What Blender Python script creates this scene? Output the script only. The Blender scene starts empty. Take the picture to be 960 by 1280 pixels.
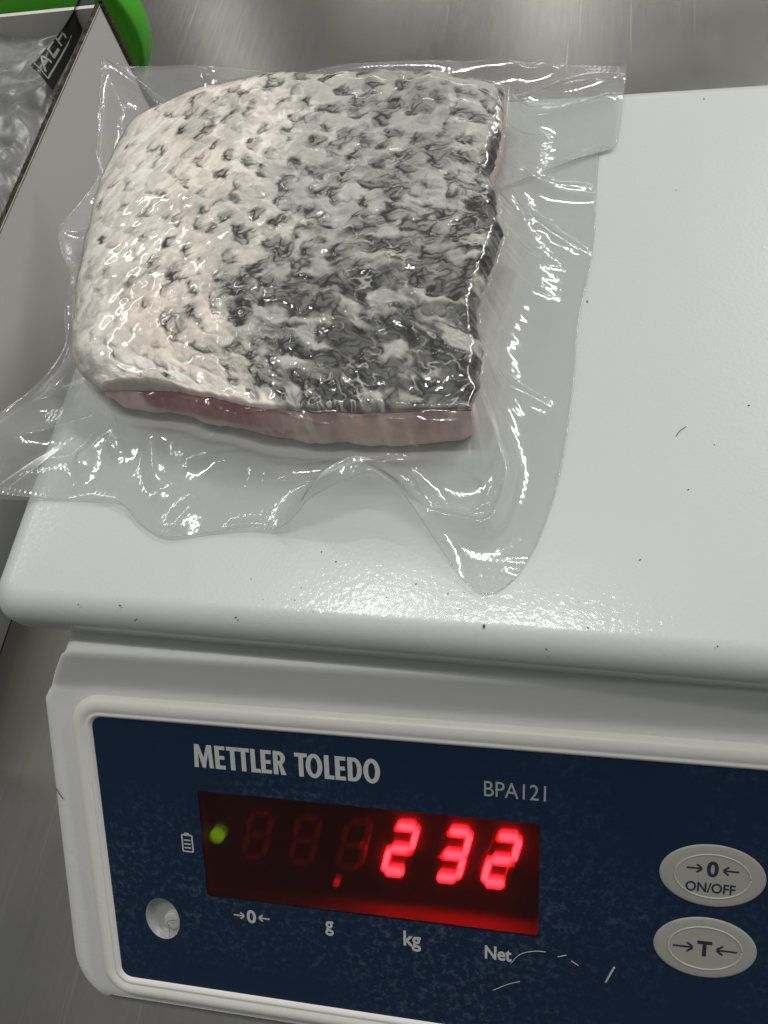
import bpy, bmesh, math, random
import numpy as np
from mathutils import Matrix, Vector

random.seed(7)
rng = np.random.default_rng(11)
SC = bpy.context.scene
COL = SC.collection

# ------------------------------------------------------------------ camera
CAM = np.array([0.14846488, -0.05037559, 0.27836878])
FPX = 1000.0                                   # focal length in pixels of a 960x1280 frame
_X = np.array([4568., 209., -FPX]); _X /= np.linalg.norm(_X)
_Y = np.array([317., -2148., FPX]); _Y -= _X * (_Y @ _X); _Y /= np.linalg.norm(_Y)
_Z = np.cross(_X, _Y)
if _Z[2] > 0: _Z = -_Z
ROT = np.array([_X, _Y, _Z])                   # world = ROT @ (right, down, forward)

cd = bpy.data.cameras.new('camera'); cam = bpy.data.objects.new('camera', cd); COL.objects.link(cam)
cd.sensor_fit = 'VERTICAL'; cd.sensor_height = 32.0; cd.lens = 32.0 * FPX / 1280.0
cd.clip_start = 0.01; cd.clip_end = 50.0
m = Matrix.Identity(4)
for i in range(3):
    m[i][0] = ROT[i, 0]; m[i][1] = -ROT[i, 1]; m[i][2] = -ROT[i, 2]; m[i][3] = CAM[i]
cam.matrix_world = m
SC.camera = cam

# ------------------------------------------------------------------ world, lamps, exposure
w = bpy.data.worlds.new('World'); SC.world = w; w.use_nodes = True
w.node_tree.nodes['Background'].inputs[0].default_value = (0.98, 1.0, 0.98, 1)
w.node_tree.nodes['Background'].inputs[1].default_value = 0.17

def area(name, loc, target, sx, sy, power, col=(1, 0.985, 0.955), roll=0.0):
    l = bpy.data.lights.new(name, 'AREA'); l.shape = 'RECTANGLE'; l.size = sx; l.size_y = sy
    l.energy = power; l.color = col
    o = bpy.data.objects.new(name, l); COL.objects.link(o)
    o.location = loc
    d = Vector(target) - Vector(loc)
    o.rotation_euler = (d.to_track_quat('-Z', 'Y').to_matrix() @ Matrix.Rotation(roll, 3, 'Z')).to_euler()
    return o
TGT = (0.1, 0.06, 0.1)
area('ceiling_or_added_lamp', (1.25, 1.2, 1.55), TGT, 1.2, 0.07, 20.0)
area('ceiling_or_added_lamp', (-0.24, 0.27, 1.50), TGT, 0.27, 0.05, 3.4)
area('ceiling_or_added_lamp', (0.09, 0.27, 1.50), TGT, 0.27, 0.05, 3.4)
area('ceiling_or_added_lamp', (-1.45, 3.4, 1.9), TGT, 0.16, 0.9, 0.75)
area('ceiling_or_added_lamp', (0.05, 3.4, 1.9), TGT, 0.26, 0.6, 0.75)
area('ceiling_or_added_lamp', (-1.30, 0.9, 1.45), TGT, 1.2, 0.05, 3.0)  # added lamp on the left: brightens that side and gives more film glints
area('ceiling_or_added_lamp', (0.1, 4.2, 2.0), TGT, 2.4, 0.08, 4.0)  # wide lamp added far behind, only to draw long glints along the folds
area('ceiling_or_added_lamp', (1.7, 3.0, 1.9), TGT, 1.2, 0.06, 6.0)  # extra rear lamp, added to catch more glints on the creased film

vs = SC.view_settings
vs.view_transform = 'Standard'; vs.look = 'None'; vs.exposure = 0.22; vs.gamma = 1.0; vs.use_curve_mapping = False
SC.render.engine = 'CYCLES'
cy = SC.cycles
cy.use_denoising = True
try: cy.denoiser = 'OPENIMAGEDENOISE'
except Exception: pass
cy.transparent_max_bounces = 24; cy.max_bounces = 14; cy.transmission_bounces = 10; cy.glossy_bounces = 6
cy.caustics_reflective = False; cy.caustics_refractive = False
cy.sample_clamp_indirect = 6.0

# ------------------------------------------------------------------ geometry helpers
def ray(px, py): return ROT @ np.array([px - 480., py - 640., FPX])
def P(px, py, z):
    """where the line of sight of a photo pixel meets the level z"""
    d = ray(px, py); return CAM + d * ((z - CAM[2]) / d[2])
def PX(px, py, x):
    d = ray(px, py); return CAM + d * ((x - CAM[0]) / d[0])

def link_mesh(name, verts, faces, mat, parent=None, smooth=True):
    verts = np.asarray(verts, dtype=float)
    c = (verts.min(0) + verts.max(0)) / 2
    me = bpy.data.meshes.new(name)
    if isinstance(faces, np.ndarray):
        n = len(faces); k = faces.shape[1]
        me.vertices.add(len(verts)); me.vertices.foreach_set('co', (verts - c).ravel())
        me.loops.add(n * k); me.loops.foreach_set('vertex_index', faces.ravel().astype(np.int32))
        me.polygons.add(n); me.polygons.foreach_set('loop_start', np.arange(0, n * k, k, dtype=np.int32))
        me.update(calc_edges=True)
    else:
        me.from_pydata((verts - c).tolist(), [], faces)
    me.validate()
    if smooth:
        me.polygons.foreach_set('use_smooth', np.ones(len(me.polygons), dtype=bool))
    for mm in (mat if isinstance(mat, (list, tuple)) else [mat]): me.materials.append(mm)
    o = bpy.data.objects.new(name, me); COL.objects.link(o)
    o.location = c
    if parent: setparent(o, parent)
    return o

def setparent(o, p):
    loc = Vector((0, 0, 0)); q = p
    while q: loc += q.location; q = q.parent
    o.parent = p
    o.location = o.location - loc

def thing(name, label, cat, loc=(0, 0, 0), group=None):
    o = bpy.data.objects.new(name, None); COL.objects.link(o); o.location = loc
    o.empty_display_size = 0.02
    o['label'] = label; o['category'] = cat
    if group: o['group'] = group
    return o
def tag(o, label, cat, group=None):
    o['label'] = label; o['category'] = cat
    if group: o['group'] = group
    return o

def grid_faces(nr, nc, wrap=False):
    i = np.arange(nr - 1)[:, None]; j = np.arange(nc if wrap else nc - 1)[None, :]
    j2 = (j + 1) % nc
    return np.stack([i * nc + j, i * nc + j2, (i + 1) * nc + j2, (i + 1) * nc + j], -1).reshape(-1, 4)

def resample(pts, n):
    pts = np.asarray(pts, float)
    # smooth a little with a Catmull-Rom pass, then equal steps
    out = []
    for i in range(len(pts) - 1):
        p0 = pts[max(i - 1, 0)]; p1 = pts[i]; p2 = pts[i + 1]; p3 = pts[min(i + 2, len(pts) - 1)]
        for t in np.linspace(0, 1, 16, endpoint=False):
            out.append(0.5 * ((2 * p1) + (-p0 + p2) * t + (2 * p0 - 5 * p1 + 4 * p2 - p3) * t * t + (-p0 + 3 * p1 - 3 * p2 + p3) * t ** 3))
    out.append(pts[-1]); out = np.array(out)
    s = np.r_[0, np.cumsum(np.linalg.norm(np.diff(out, axis=0), axis=1))]
    q = np.linspace(0, s[-1], n)
    return np.stack([np.interp(q, s, out[:, k]) for k in range(out.shape[1])], -1)

def tube(name, pts, r, mat, parent=None, n=6):
    pts = np.asarray(pts, float); k = len(pts)
    tan = np.gradient(pts, axis=0); tan /= np.linalg.norm(tan, axis=1)[:, None] + 1e-12
    up = np.array([0, 0, 1.0]); v = []
    rr = np.broadcast_to(r, (k,))
    for i in range(k):
        a = np.cross(tan[i], up)
        if np.linalg.norm(a) < 1e-4: a = np.cross(tan[i], [1.0, 0, 0])
        a /= np.linalg.norm(a); b = np.cross(a, tan[i])
        for j in range(n):
            t = 2 * math.pi * j / n; v.append(pts[i] + rr[i] * (math.cos(t) * a + math.sin(t) * b))
    f = [list(q) for q in grid_faces(k, n, True)]
    f.append(list(range(n))[::-1]); f.append([(k - 1) * n + j for j in range(n)])
    return link_mesh(name, v, f, mat, parent)

def rrect(x0, y0, x1, y1, r, seg=8):
    out = []
    for cx, cy_, a0 in ((x1 - r, y1 - r, 0), (x0 + r, y1 - r, 90), (x0 + r, y0 + r, 180), (x1 - r, y0 + r, 270)):
        for i in range(seg + 1):
            a = math.radians(a0 + 90 * i / seg); out.append((cx + r * math.cos(a), cy_ + r * math.sin(a)))
    return np.array(out)

# ------------------------------------------------------------------ noise (numpy)
def gauss(a, s):
    r = int(max(1, math.ceil(3 * s))); k = np.exp(-0.5 * (np.arange(-r, r + 1) / s) ** 2); k /= k.sum()
    p = np.pad(a, ((r, r), (0, 0)), mode='edge'); o = sum(k[i] * p[i:i + a.shape[0]] for i in range(2 * r + 1))
    p = np.pad(o, ((0, 0), (r, r)), mode='edge'); return sum(k[i] * p[:, i:i + a.shape[1]] for i in range(2 * r + 1))
def norm01(a):
    lo, hi = np.percentile(a, 2), np.percentile(a, 98); return np.clip((a - lo) / (hi - lo + 1e-12), 0, 1)
def blob(shape, s): return norm01(gauss(rng.standard_normal(shape), s))
def fbm(shape, s, octaves=4):
    o = 0; a = 1.0
    for _ in range(octaves):
        g = gauss(rng.standard_normal(shape), max(s, 0.6)); o = o + a * g / g.std(); a *= 0.55; s *= 0.5
        if s < 0.5: break
    return norm01(o)
def sample(a, y, x):
    y = np.clip(y, 0, a.shape[0] - 1.001); x = np.clip(x, 0, a.shape[1] - 1.001)
    i = y.astype(int); j = x.astype(int); fy = y - i; fx = x - j
    return (a[i, j] * (1 - fy) + a[i + 1, j] * fy) * (1 - fx) + (a[i, j + 1] * (1 - fy) + a[i + 1, j + 1] * fy) * fx
def lic(noise, ang, L):
    H, W = noise.shape; yy, xx = np.mgrid[0:H, 0:W].astype(float); acc = noise.copy(); n = 1
    for sgn in (1, -1):
        y, x = yy.copy(), xx.copy()
        for k in range(L):
            a = sample(ang, y, x); x += sgn * np.cos(a); y += sgn * np.sin(a)
            acc += sample(noise, y, x); n += 1
    return norm01(acc / n)
def sstep(a, b, x):
    t = np.clip((x - a) / (b - a), 0, 1); return t * t * (3 - 2 * t)

# ------------------------------------------------------------------ materials
def mat(name):
    mm = bpy.data.materials.new(name); mm.use_nodes = True
    nt = mm.node_tree; b = nt.nodes['Principled BSDF']; return mm, nt, b
def N(nt, t, **kw):
    n = nt.nodes.new(t)
    for k, v in kw.items():
        if k in n.inputs: n.inputs[k].default_value = v
        else: setattr(n, k, v)
    return n
def ramp(nt, src, stops):
    r = nt.nodes.new('ShaderNodeValToRGB'); e = r.color_ramp.elements
    while len(e) < len(stops): e.new(0.5)
    for q, (p, c) in zip(e, stops):
        q.position = p; q.color = c if len(c) == 4 else (*c, 1)
    nt.links.new(src, r.inputs[0]); return r
def pos_node(nt):
    g = nt.nodes.new('ShaderNodeNewGeometry'); return g.outputs['Position']
def mapped(nt, scale=(1, 1, 1), rot=(0, 0, 0)):
    mp = nt.nodes.new('ShaderNodeMapping'); mp.inputs['Scale'].default_value = scale; mp.inputs['Rotation'].default_value = rot
    nt.links.new(pos_node(nt), mp.inputs['Vector']); return mp.outputs[0]
def bump(nt, height, strength, dist, b):
    bn = nt.nodes.new('ShaderNodeBump'); bn.inputs['Strength'].default_value = strength; bn.inputs['Distance'].default_value = dist
    nt.links.new(height, bn.inputs['Height']); nt.links.new(bn.outputs[0], b.inputs['Normal']); return bn
def flat(name, col, rough=0.5, metal=0.0, spec=0.5):
    mm, nt, b = mat(name)
    b.inputs['Base Color'].default_value = (*col, 1); b.inputs['Roughness'].default_value = rough
    b.inputs['Metallic'].default_value = metal; b.inputs['Specular IOR Level'].default_value = spec
    return mm

def enamel(name, col, dirt=(0.45, 0.42, 0.36), rough=0.33, speck=0.0, orange=0.25):
    mm, nt, b = mat(name)
    n1 = N(nt, 'ShaderNodeTexNoise', Scale=28.0, Detail=6.0, Roughness=0.65); nt.links.new(pos_node(nt), n1.inputs['Vector'])
    r1 = ramp(nt, n1.outputs['Fac'], [(0.42, (0, 0, 0)), (0.85, (1, 1, 1))])
    n2 = N(nt, 'ShaderNodeTexNoise', Scale=420.0, Detail=2.0); nt.links.new(pos_node(nt), n2.inputs['Vector'])
    r2 = ramp(nt, n2.outputs['Fac'], [(0.70 - speck, (0, 0, 0)), (0.78 - speck, (1, 1, 1))])
    mu = N(nt, 'ShaderNodeMath', operation='MULTIPLY'); nt.links.new(r1.outputs[0], mu.inputs[0]); nt.links.new(r2.outputs[0], mu.inputs[1])
    a = N(nt, 'ShaderNodeMath', operation='MULTIPLY_ADD'); nt.links.new(r1.outputs[0], a.inputs[0]); a.inputs[1].default_value = 0.10
    m2 = N(nt, 'ShaderNodeMath', operation='MULTIPLY'); nt.links.new(mu.outputs[0], m2.inputs[0]); m2.inputs[1].default_value = 0.5
    nt.links.new(m2.outputs[0], a.inputs[2])
    mx = N(nt, 'ShaderNodeMix', data_type='RGBA'); mx.inputs[6].default_value = (*col, 1); mx.inputs[7].default_value = (*dirt, 1)
    nt.links.new(a.outputs[0], mx.inputs[0]); nt.links.new(mx.outputs[2], b.inputs['Base Color'])
    rr = N(nt, 'ShaderNodeMapRange'); rr.inputs[3].default_value = rough - 0.05; rr.inputs[4].default_value = rough + 0.16
    nt.links.new(n1.outputs['Fac'], rr.inputs[0]); nt.links.new(rr.outputs[0], b.inputs['Roughness'])
    n3 = N(nt, 'ShaderNodeTexNoise', Scale=900.0, Detail=2.0); nt.links.new(pos_node(nt), n3.inputs['Vector'])
    bump(nt, n3.outputs['Fac'], orange, 0.0004, b)
    return mm
M_PLATTER = enamel('white_enamel', (0.545, 0.575, 0.55), rough=0.30, orange=0.10)
_pb = M_PLATTER.node_tree.nodes['Principled BSDF']; _pb.inputs['Coat Weight'].default_value = 0.27; _pb.inputs['Coat Roughness'].default_value = 0.11
_nt = M_PLATTER.node_tree; _n = N(_nt, 'ShaderNodeTexNoise', Scale=650.0, Detail=2.0); _nt.links.new(pos_node(_nt), _n.inputs['Vector'])
_b = N(_nt, 'ShaderNodeBump', Strength=0.22, Distance=0.0004); _nt.links.new(_n.outputs['Fac'], _b.inputs['Height']); _nt.links.new(_b.outputs[0], _pb.inputs['Coat Normal'])
M_BODY = enamel('white_plastic', (0.70, 0.71, 0.68), rough=0.42, orange=0.12)
M_BEZEL = enamel('white_bezel_plastic', (0.74, 0.735, 0.69), rough=0.38, orange=0.08)

def steel():
    mm, nt, b = mat('brushed_steel')
    b.inputs['Metallic'].default_value = 1.0
    v = mapped(nt, (260, 9, 9), (0, 0, 0.45)); n = N(nt, 'ShaderNodeTexNoise', Scale=6.0, Detail=5.0, Roughness=0.7); nt.links.new(v, n.inputs['Vector'])
    v2 = mapped(nt, (90, 4, 4), (0, 0, -0.9)); n2 = N(nt, 'ShaderNodeTexNoise', Scale=5.0, Detail=4.0); nt.links.new(v2, n2.inputs['Vector'])
    n3 = N(nt, 'ShaderNodeTexNoise', Scale=9.0, Detail=5.0, Roughness=0.6); nt.links.new(pos_node(nt), n3.inputs['Vector'])
    ad = N(nt, 'ShaderNodeMath', operation='ADD'); nt.links.new(n.outputs['Fac'], ad.inputs[0]); nt.links.new(n2.outputs['Fac'], ad.inputs[1])
    ad2 = N(nt, 'ShaderNodeMath', operation='ADD'); nt.links.new(ad.outputs[0], ad2.inputs[0]); nt.links.new(n3.outputs['Fac'], ad2.inputs[1])
    r = ramp(nt, ad2.outputs[0], [(0.0, (0.33, 0.322, 0.295)), (1.0, (0.42, 0.41, 0.378))])
    mr = N(nt, 'ShaderNodeMapRange'); mr.inputs[1].default_value = 1.0; mr.inputs[2].default_value = 2.1
    nt.links.new(ad2.outputs[0], mr.inputs[0]); nt.links.new(mr.outputs[0], r.inputs[0])
    prev = r.outputs[0]
    for rot, sc_, lo_, amt in ((0.35, (420, 5, 5), .68, .15), (-0.75, (500, 7, 7), .68, .18), (1.35, (460, 9, 9), .69, .16)):
        vv = mapped(nt, sc_, (0, 0, rot)); sn = N(nt, 'ShaderNodeTexNoise', Scale=1.6, Detail=2.0); nt.links.new(vv, sn.inputs['Vector'])
        sr = ramp(nt, sn.outputs['Fac'], [(lo_, (0, 0, 0)), (lo_ + .05, (amt, amt, amt))])
        mx = N(nt, 'ShaderNodeMix', data_type='RGBA'); mx.inputs[7].default_value = (0.85, 0.83, 0.78, 1)
        nt.links.new(sr.outputs[0], mx.inputs[0]); nt.links.new(prev, mx.inputs[6]); prev = mx.outputs[2]
    nt.links.new(prev, b.inputs['Base Color'])
    rr = N(nt, 'ShaderNodeMapRange'); rr.inputs[1].default_value = 0.3; rr.inputs[2].default_value = 0.7
    rr.inputs[3].default_value = 0.19; rr.inputs[4].default_value = 0.27
    nt.links.new(n3.outputs['Fac'], rr.inputs[0]); nt.links.new(rr.outputs[0], b.inputs['Roughness'])
    bump(nt, ad.outputs[0], 0.025, 0.0005, b)
    return mm
M_STEEL = steel()

def panel_mat():
    mm, nt, b = mat('blue_overlay')
    n1 = N(nt, 'ShaderNodeTexNoise', Scale=11.0, Detail=6.0); nt.links.new(pos_node(nt), n1.inputs['Vector'])
    n2 = N(nt, 'ShaderNodeTexNoise', Scale=520.0, Detail=3.0, Roughness=0.7); nt.links.new(pos_node(nt), n2.inputs['Vector'])
    vo = N(nt, 'ShaderNodeTexVoronoi', Scale=330.0, Randomness=1.0); nt.links.new(pos_node(nt), vo.inputs['Vector'])
    r1 = ramp(nt, n1.outputs['Fac'], [(0.50, (0.02, 0.02, 0.02)), (0.66, (1, 1, 1))])
    r2 = ramp(nt, n2.outputs['Fac'], [(0.50, (0, 0, 0)), (0.80, (1, 1, 1))])
    r3 = ramp(nt, vo.outputs['Distance'], [(0.03, (1, 1, 1)), (0.12, (0, 0, 0))])
    mx0 = N(nt, 'ShaderNodeMath', operation='MAXIMUM'); nt.links.new(r2.outputs[0], mx0.inputs[0]); nt.links.new(r3.outputs[0], mx0.inputs[1])
    mu = N(nt, 'ShaderNodeMath', operation='MULTIPLY'); nt.links.new(r1.outputs[0], mu.inputs[0]); nt.links.new(mx0.outputs[0], mu.inputs[1])
    m2 = N(nt, 'ShaderNodeMath', operation='MULTIPLY'); m2.inputs[1].default_value = 0.24; nt.links.new(mu.outputs[0], m2.inputs[0])
    mx = N(nt, 'ShaderNodeMix', data_type='RGBA'); mx.inputs[6].default_value = (0.004, 0.0165, 0.046, 1); mx.inputs[7].default_value = (0.30, 0.34, 0.40, 1)
    nt.links.new(m2.outputs[0], mx.inputs[0]); nt.links.new(mx.outputs[2], b.inputs['Base Color'])
    b.inputs['Roughness'].default_value = 0.36; b.inputs['Specular IOR Level'].default_value = 0.22
    bump(nt, n2.outputs['Fac'], 0.06, 0.0003, b)
    return mm
M_PANEL = panel_mat()
M_PRINT = flat('white_print', (0.50, 0.51, 0.49), 0.5)
M_PRINT_DIM = flat('grey_print', (0.30, 0.32, 0.33), 0.5)
M_BUTTON = enamel('grey_button', (0.34, 0.335, 0.30), rough=0.45, orange=0.05)
M_BUTTON_RING = flat('button_ring', (0.46, 0.455, 0.41), 0.4)
M_NAVY = flat('navy_print', (0.012, 0.018, 0.035), 0.5)
M_CUP = flat('grey_cup', (0.36, 0.37, 0.36), 0.35)
M_PEG = flat('white_peg', (0.55, 0.55, 0.52), 0.3)
M_BLACK = flat('black_board', (0.018, 0.008, 0.006), 0.6)
M_CAVITY = flat('red_cavity_wall', (0.22, 0.028, 0.022), 0.6)
M_UNLIT = flat('unlit_segment', (0.85, 0.40, 0.32), 0.5)
M_DARK = flat('dark_gap', (0.02, 0.02, 0.02), 0.7)

def emit(name, col, s):
    mm, nt, b = mat(name)
    b.inputs['Base Color'].default_value = (*[c * 0.3 for c in col], 1)
    b.inputs['Emission Color'].default_value = (*col, 1); b.inputs['Emission Strength'].default_value = s
    return mm
M_LIT = emit('lit_red_segment', (1.0, 0.035, 0.06), 19.0)
M_GREEN_LED = emit('lit_green_lamp', (0.10, 1.0, 0.01), 0.9)
M_RED_LED = emit('dim_red_lamp', (1.0, 0.03, 0.06), 0.35)

def window_mat():
    mm, nt, b = mat('red_acrylic')
    out = nt.nodes['Material Output']
    rf = N(nt, 'ShaderNodeBsdfRefraction', IOR=1.15, Roughness=0.38); rf.inputs['Color'].default_value = (0.95, 0.42, 0.40, 1)
    tr = N(nt, 'ShaderNodeBsdfTransparent'); tr.inputs['Color'].default_value = (0.95, 0.42, 0.40, 1)
    mix = N(nt, 'ShaderNodeMixShader'); mix.inputs[0].default_value = 0.50
    nt.links.new(rf.outputs[0], mix.inputs[1]); nt.links.new(tr.outputs[0], mix.inputs[2])
    gl = N(nt, 'ShaderNodeBsdfGlossy', Roughness=0.35); fr = N(nt, 'ShaderNodeFresnel', IOR=1.3)
    mix2 = N(nt, 'ShaderNodeMixShader'); nt.links.new(fr.outputs[0], mix2.inputs[0])
    nt.links.new(mix.outputs[0], mix2.inputs[1]); nt.links.new(gl.outputs[0], mix2.inputs[2])
    nt.links.new(mix2.outputs[0], out.inputs['Surface']); return mm
M_WINDOW = window_mat()

def film_mat(name, haze=0.06, tint=0.97, gloss=1.0, rough=0.06, emboss=0.0, fine=0.15, milk=False):
    mm, nt, b = mat(name)
    out = nt.nodes['Material Output']; nt.nodes.remove(b)
    tr = N(nt, 'ShaderNodeBsdfTransparent'); tr.inputs['Color'].default_value = (tint, tint, tint, 1)
    df = N(nt, 'ShaderNodeBsdfDiffuse'); df.inputs['Color'].default_value = (0.82, 0.83, 0.82, 1)
    tl = N(nt, 'ShaderNodeBsdfTranslucent'); tl.inputs['Color'].default_value = (0.82, 0.83, 0.82, 1)
    hz = N(nt, 'ShaderNodeMixShader'); hz.inputs[0].default_value = 0.5
    nt.links.new(df.outputs[0], hz.inputs[1]); nt.links.new(tl.outputs[0], hz.inputs[2])
    nn = N(nt, 'ShaderNodeTexNoise', Scale=60.0, Detail=5.0, Roughness=0.6); nt.links.new(pos_node(nt), nn.inputs['Vector'])
    mr = N(nt, 'ShaderNodeMapRange'); mr.inputs[1].default_value = 0.3; mr.inputs[2].default_value = 0.75
    mr.inputs[3].default_value = haze * 0.6; mr.inputs[4].default_value = haze * 1.6; nt.links.new(nn.outputs['Fac'], mr.inputs[0])
    hsrc = mr.outputs[0]
    if milk:
        at = N(nt, 'ShaderNodeAttribute', attribute_name='milk'); mk = N(nt, 'ShaderNodeMath', operation='MULTIPLY')
        nt.links.new(mr.outputs[0], mk.inputs[0]); nt.links.new(at.outputs['Fac'], mk.inputs[1]); hsrc = mk.outputs[0]
    m1 = N(nt, 'ShaderNodeMixShader'); nt.links.new(hsrc, m1.inputs[0])
    nt.links.new(tr.outputs[0], m1.inputs[1]); nt.links.new(hz.outputs[0], m1.inputs[2])
    gl = N(nt, 'ShaderNodeBsdfGlossy', Roughness=rough)
    # a thin sheet reflects alike from both sides: Schlick on the facing angle
    fr = N(nt, 'ShaderNodeLayerWeight', Blend=0.5)
    pw = N(nt, 'ShaderNodeMath', operation='POWER'); pw.inputs[1].default_value = 5.0; nt.links.new(fr.outputs['Facing'], pw.inputs[0])
    mg = N(nt, 'ShaderNodeMath', operation='MULTIPLY_ADD'); mg.use_clamp = True; mg.inputs[1].default_value = 0.8 * gloss; mg.inputs[2].default_value = 0.07 * gloss
    nt.links.new(pw.outputs[0], mg.inputs[0])
    m2 = N(nt, 'ShaderNodeMixShader'); nt.links.new(mg.outputs[0], m2.inputs[0])
    nt.links.new(m1.outputs[0], m2.inputs[1]); nt.links.new(gl.outputs[0], m2.inputs[2])
    nt.links.new(m2.outputs[0], out.inputs['Surface'])
    # fine crinkle and, on the channelled sheet, the pressed weave
    n2 = N(nt, 'ShaderNodeTexNoise', Scale=240.0, Detail=3.0, Roughness=0.55); nt.links.new(pos_node(nt), n2.inputs['Vector'])
    bn = N(nt, 'ShaderNodeBump', Strength=fine, Distance=0.001); nt.links.new(n2.outputs['Fac'], bn.inputs['Height'])
    last = bn
    if emboss:
        vx = mapped(nt, (1, 1, 1), (0, 0, 0.12))
        w1 = N(nt, 'ShaderNodeTexWave', Scale=210.0, Distortion=0.6, Detail=1.0); w1.bands_direction = 'X'; nt.links.new(vx, w1.inputs['Vector'])
        w2 = N(nt, 'ShaderNodeTexWave', Scale=150.0, Distortion=0.6, Detail=1.0); w2.bands_direction = 'Y'; nt.links.new(vx, w2.inputs['Vector'])
        mu = N(nt, 'ShaderNodeMath', operation='MULTIPLY'); nt.links.new(w1.outputs['Fac'], mu.inputs[0]); nt.links.new(w2.outputs['Fac'], mu.inputs[1])
        b2 = N(nt, 'ShaderNodeBump', Strength=emboss, Distance=0.0006); nt.links.new(mu.outputs[0], b2.inputs['Height'])
        nt.links.new(bn.outputs[0], b2.inputs['Normal']); last = b2
    nt.links.new(last.outputs[0], gl.inputs['Normal']); nt.links.new(last.outputs[0], fr.inputs['Normal'])
    return mm
M_FILM = film_mat('clear_film', haze=0.035, tint=0.99, gloss=1.0, rough=0.045, emboss=0.0, fine=0.03)
M_FILM_RING = film_mat('clear_film_weave', haze=0.22, tint=0.985, gloss=1.5, rough=0.10, emboss=0.05, fine=0.04, milk=True)
M_FILM_BACK = film_mat('clear_back_film', haze=0.10, milk=True, tint=0.985, gloss=0.6, rough=0.2, emboss=0.0, fine=0.06)
M_FILM_EDGE = film_mat('film_cut_edge', haze=0.2, tint=0.95, gloss=2.0, rough=0.15)
M_PACKET = film_mat('packet_film', haze=0.20, tint=0.85, gloss=0.8, rough=0.32, fine=0.08)

def attr_mat(name, rough=0.3, spec=0.5, sss=0.0, detail=0.0):
    mm, nt, b = mat(name)
    a = N(nt, 'ShaderNodeAttribute', attribute_name='pigment')
    n = N(nt, 'ShaderNodeTexNoise', Scale=700.0, Detail=4.0, Roughness=0.7); nt.links.new(pos_node(nt), n.inputs['Vector'])
    mr = N(nt, 'ShaderNodeMapRange'); mr.inputs[1].default_value = 0.3; mr.inputs[2].default_value = 0.7
    mr.inputs[3].default_value = 1 - detail; mr.inputs[4].default_value = 1 + detail; nt.links.new(n.outputs['Fac'], mr.inputs[0])
    mx = N(nt, 'ShaderNodeVectorMath', operation='SCALE'); nt.links.new(a.outputs['Color'], mx.inputs[0]); nt.links.new(mr.outputs[0], mx.inputs['Scale'])
    nt.links.new(mx.outputs[0], b.inputs['Base Color'])
    b.inputs['Roughness'].default_value = rough; b.inputs['Specular IOR Level'].default_value = spec
    if sss:
        b.inputs['Subsurface Weight'].default_value = sss; b.inputs['Subsurface Radius'].default_value = (0.004, 0.002, 0.0015); b.inputs['Subsurface Scale'].default_value = 0.5
    bump(nt, n.outputs['Fac'], 0.15, 0.0004, b)
    return mm
M_SKIN = attr_mat('fish_skin', 0.5, 0.25, 0.0, 0.10)
M_FLESH = attr_mat('fish_flesh', 0.35, 0.4, 0.22, 0.06)

# ================================================================== SETTING: the steel table
ZT = 0.10                                       # top of the platter
o = link_mesh('steel_table', [(-1.6, -1.2, 0), (1.8, -1.2, 0), (1.8, 1.6, 0), (-1.6, 1.6, 0),
                              (-1.6, -1.2, -.04), (1.8, -1.2, -.04), (1.8, 1.6, -.04), (-1.6, 1.6, -.04)],
              [[0, 1, 2, 3], [7, 6, 5, 4], [0, 4, 5, 1], [1, 5, 6, 2], [2, 6, 7, 3], [3, 7, 4, 0]], M_STEEL, smooth=False)
o['kind'] = 'structure'

# ================================================================== THE SCALE
scale = thing('weighing_scale', 'white bench scale with blue control panel showing red 232', 'scale', (0.12, 0.05, 0))

# --- platter: plan outline swept down over a rounded edge
def platter():
    x0, x1, y0, y1 = 0.0, 0.243, 0.0, 0.1885
    R = 0.0075; prof = []
    for i in range(9):
        a = math.pi / 2 * i / 8; prof.append((R * (1 - math.sin(a)), ZT - R * (1 - math.cos(a))))     # inset, z
    prof += [(0.0, ZT - 0.0112), (0.0012, ZT - 0.0135), (0.004, ZT - 0.0135), (0.004, ZT - 0.008)]
    prof = [(R + 0.02, ZT)] + prof
    V = []; n = None
    for ins, z in prof:
        r = max(0.0015, 0.0085 - ins * 0.6)
        pl = rrect(x0 + ins, y0 + ins, x1 - ins, y1 - ins, r, 8); n = len(pl)
        V += [(p[0], p[1], z) for p in pl]
    F = [list(q) for q in grid_faces(len(prof), n, True)]
    F.append(list(range(n))); F.append([(len(prof) - 1) * n + j for j in range(n)][::-1])
    F = [f[::-1] if k < len(F) - 2 else f for k, f in enumerate(F)]
    ob = link_mesh('platter', V, F, M_PLATTER, scale)
    return ob
platter()
# spider posts that carry the platter
V = []; F = []
for (cx, cy_) in ((0.05, 0.05), (0.19, 0.05), (0.05, 0.14), (0.19, 0.14)):
    b = len(V)
    for z in (0.078, 0.0925):
        for j in range(12):
            a = 2 * math.pi * j / 12; V.append((cx + .007 * math.cos(a), cy_ + .007 * math.sin(a), z))
    F += [[b + j, b + (j + 1) % 12, b + 12 + (j + 1) % 12, b + 12 + j] for j in range(12)] + [[b + 12 + j for j in range(12)]]
o = link_mesh('platter_support', V, F, M_DARK, scale); o['kind'] = 'stuff'

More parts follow.
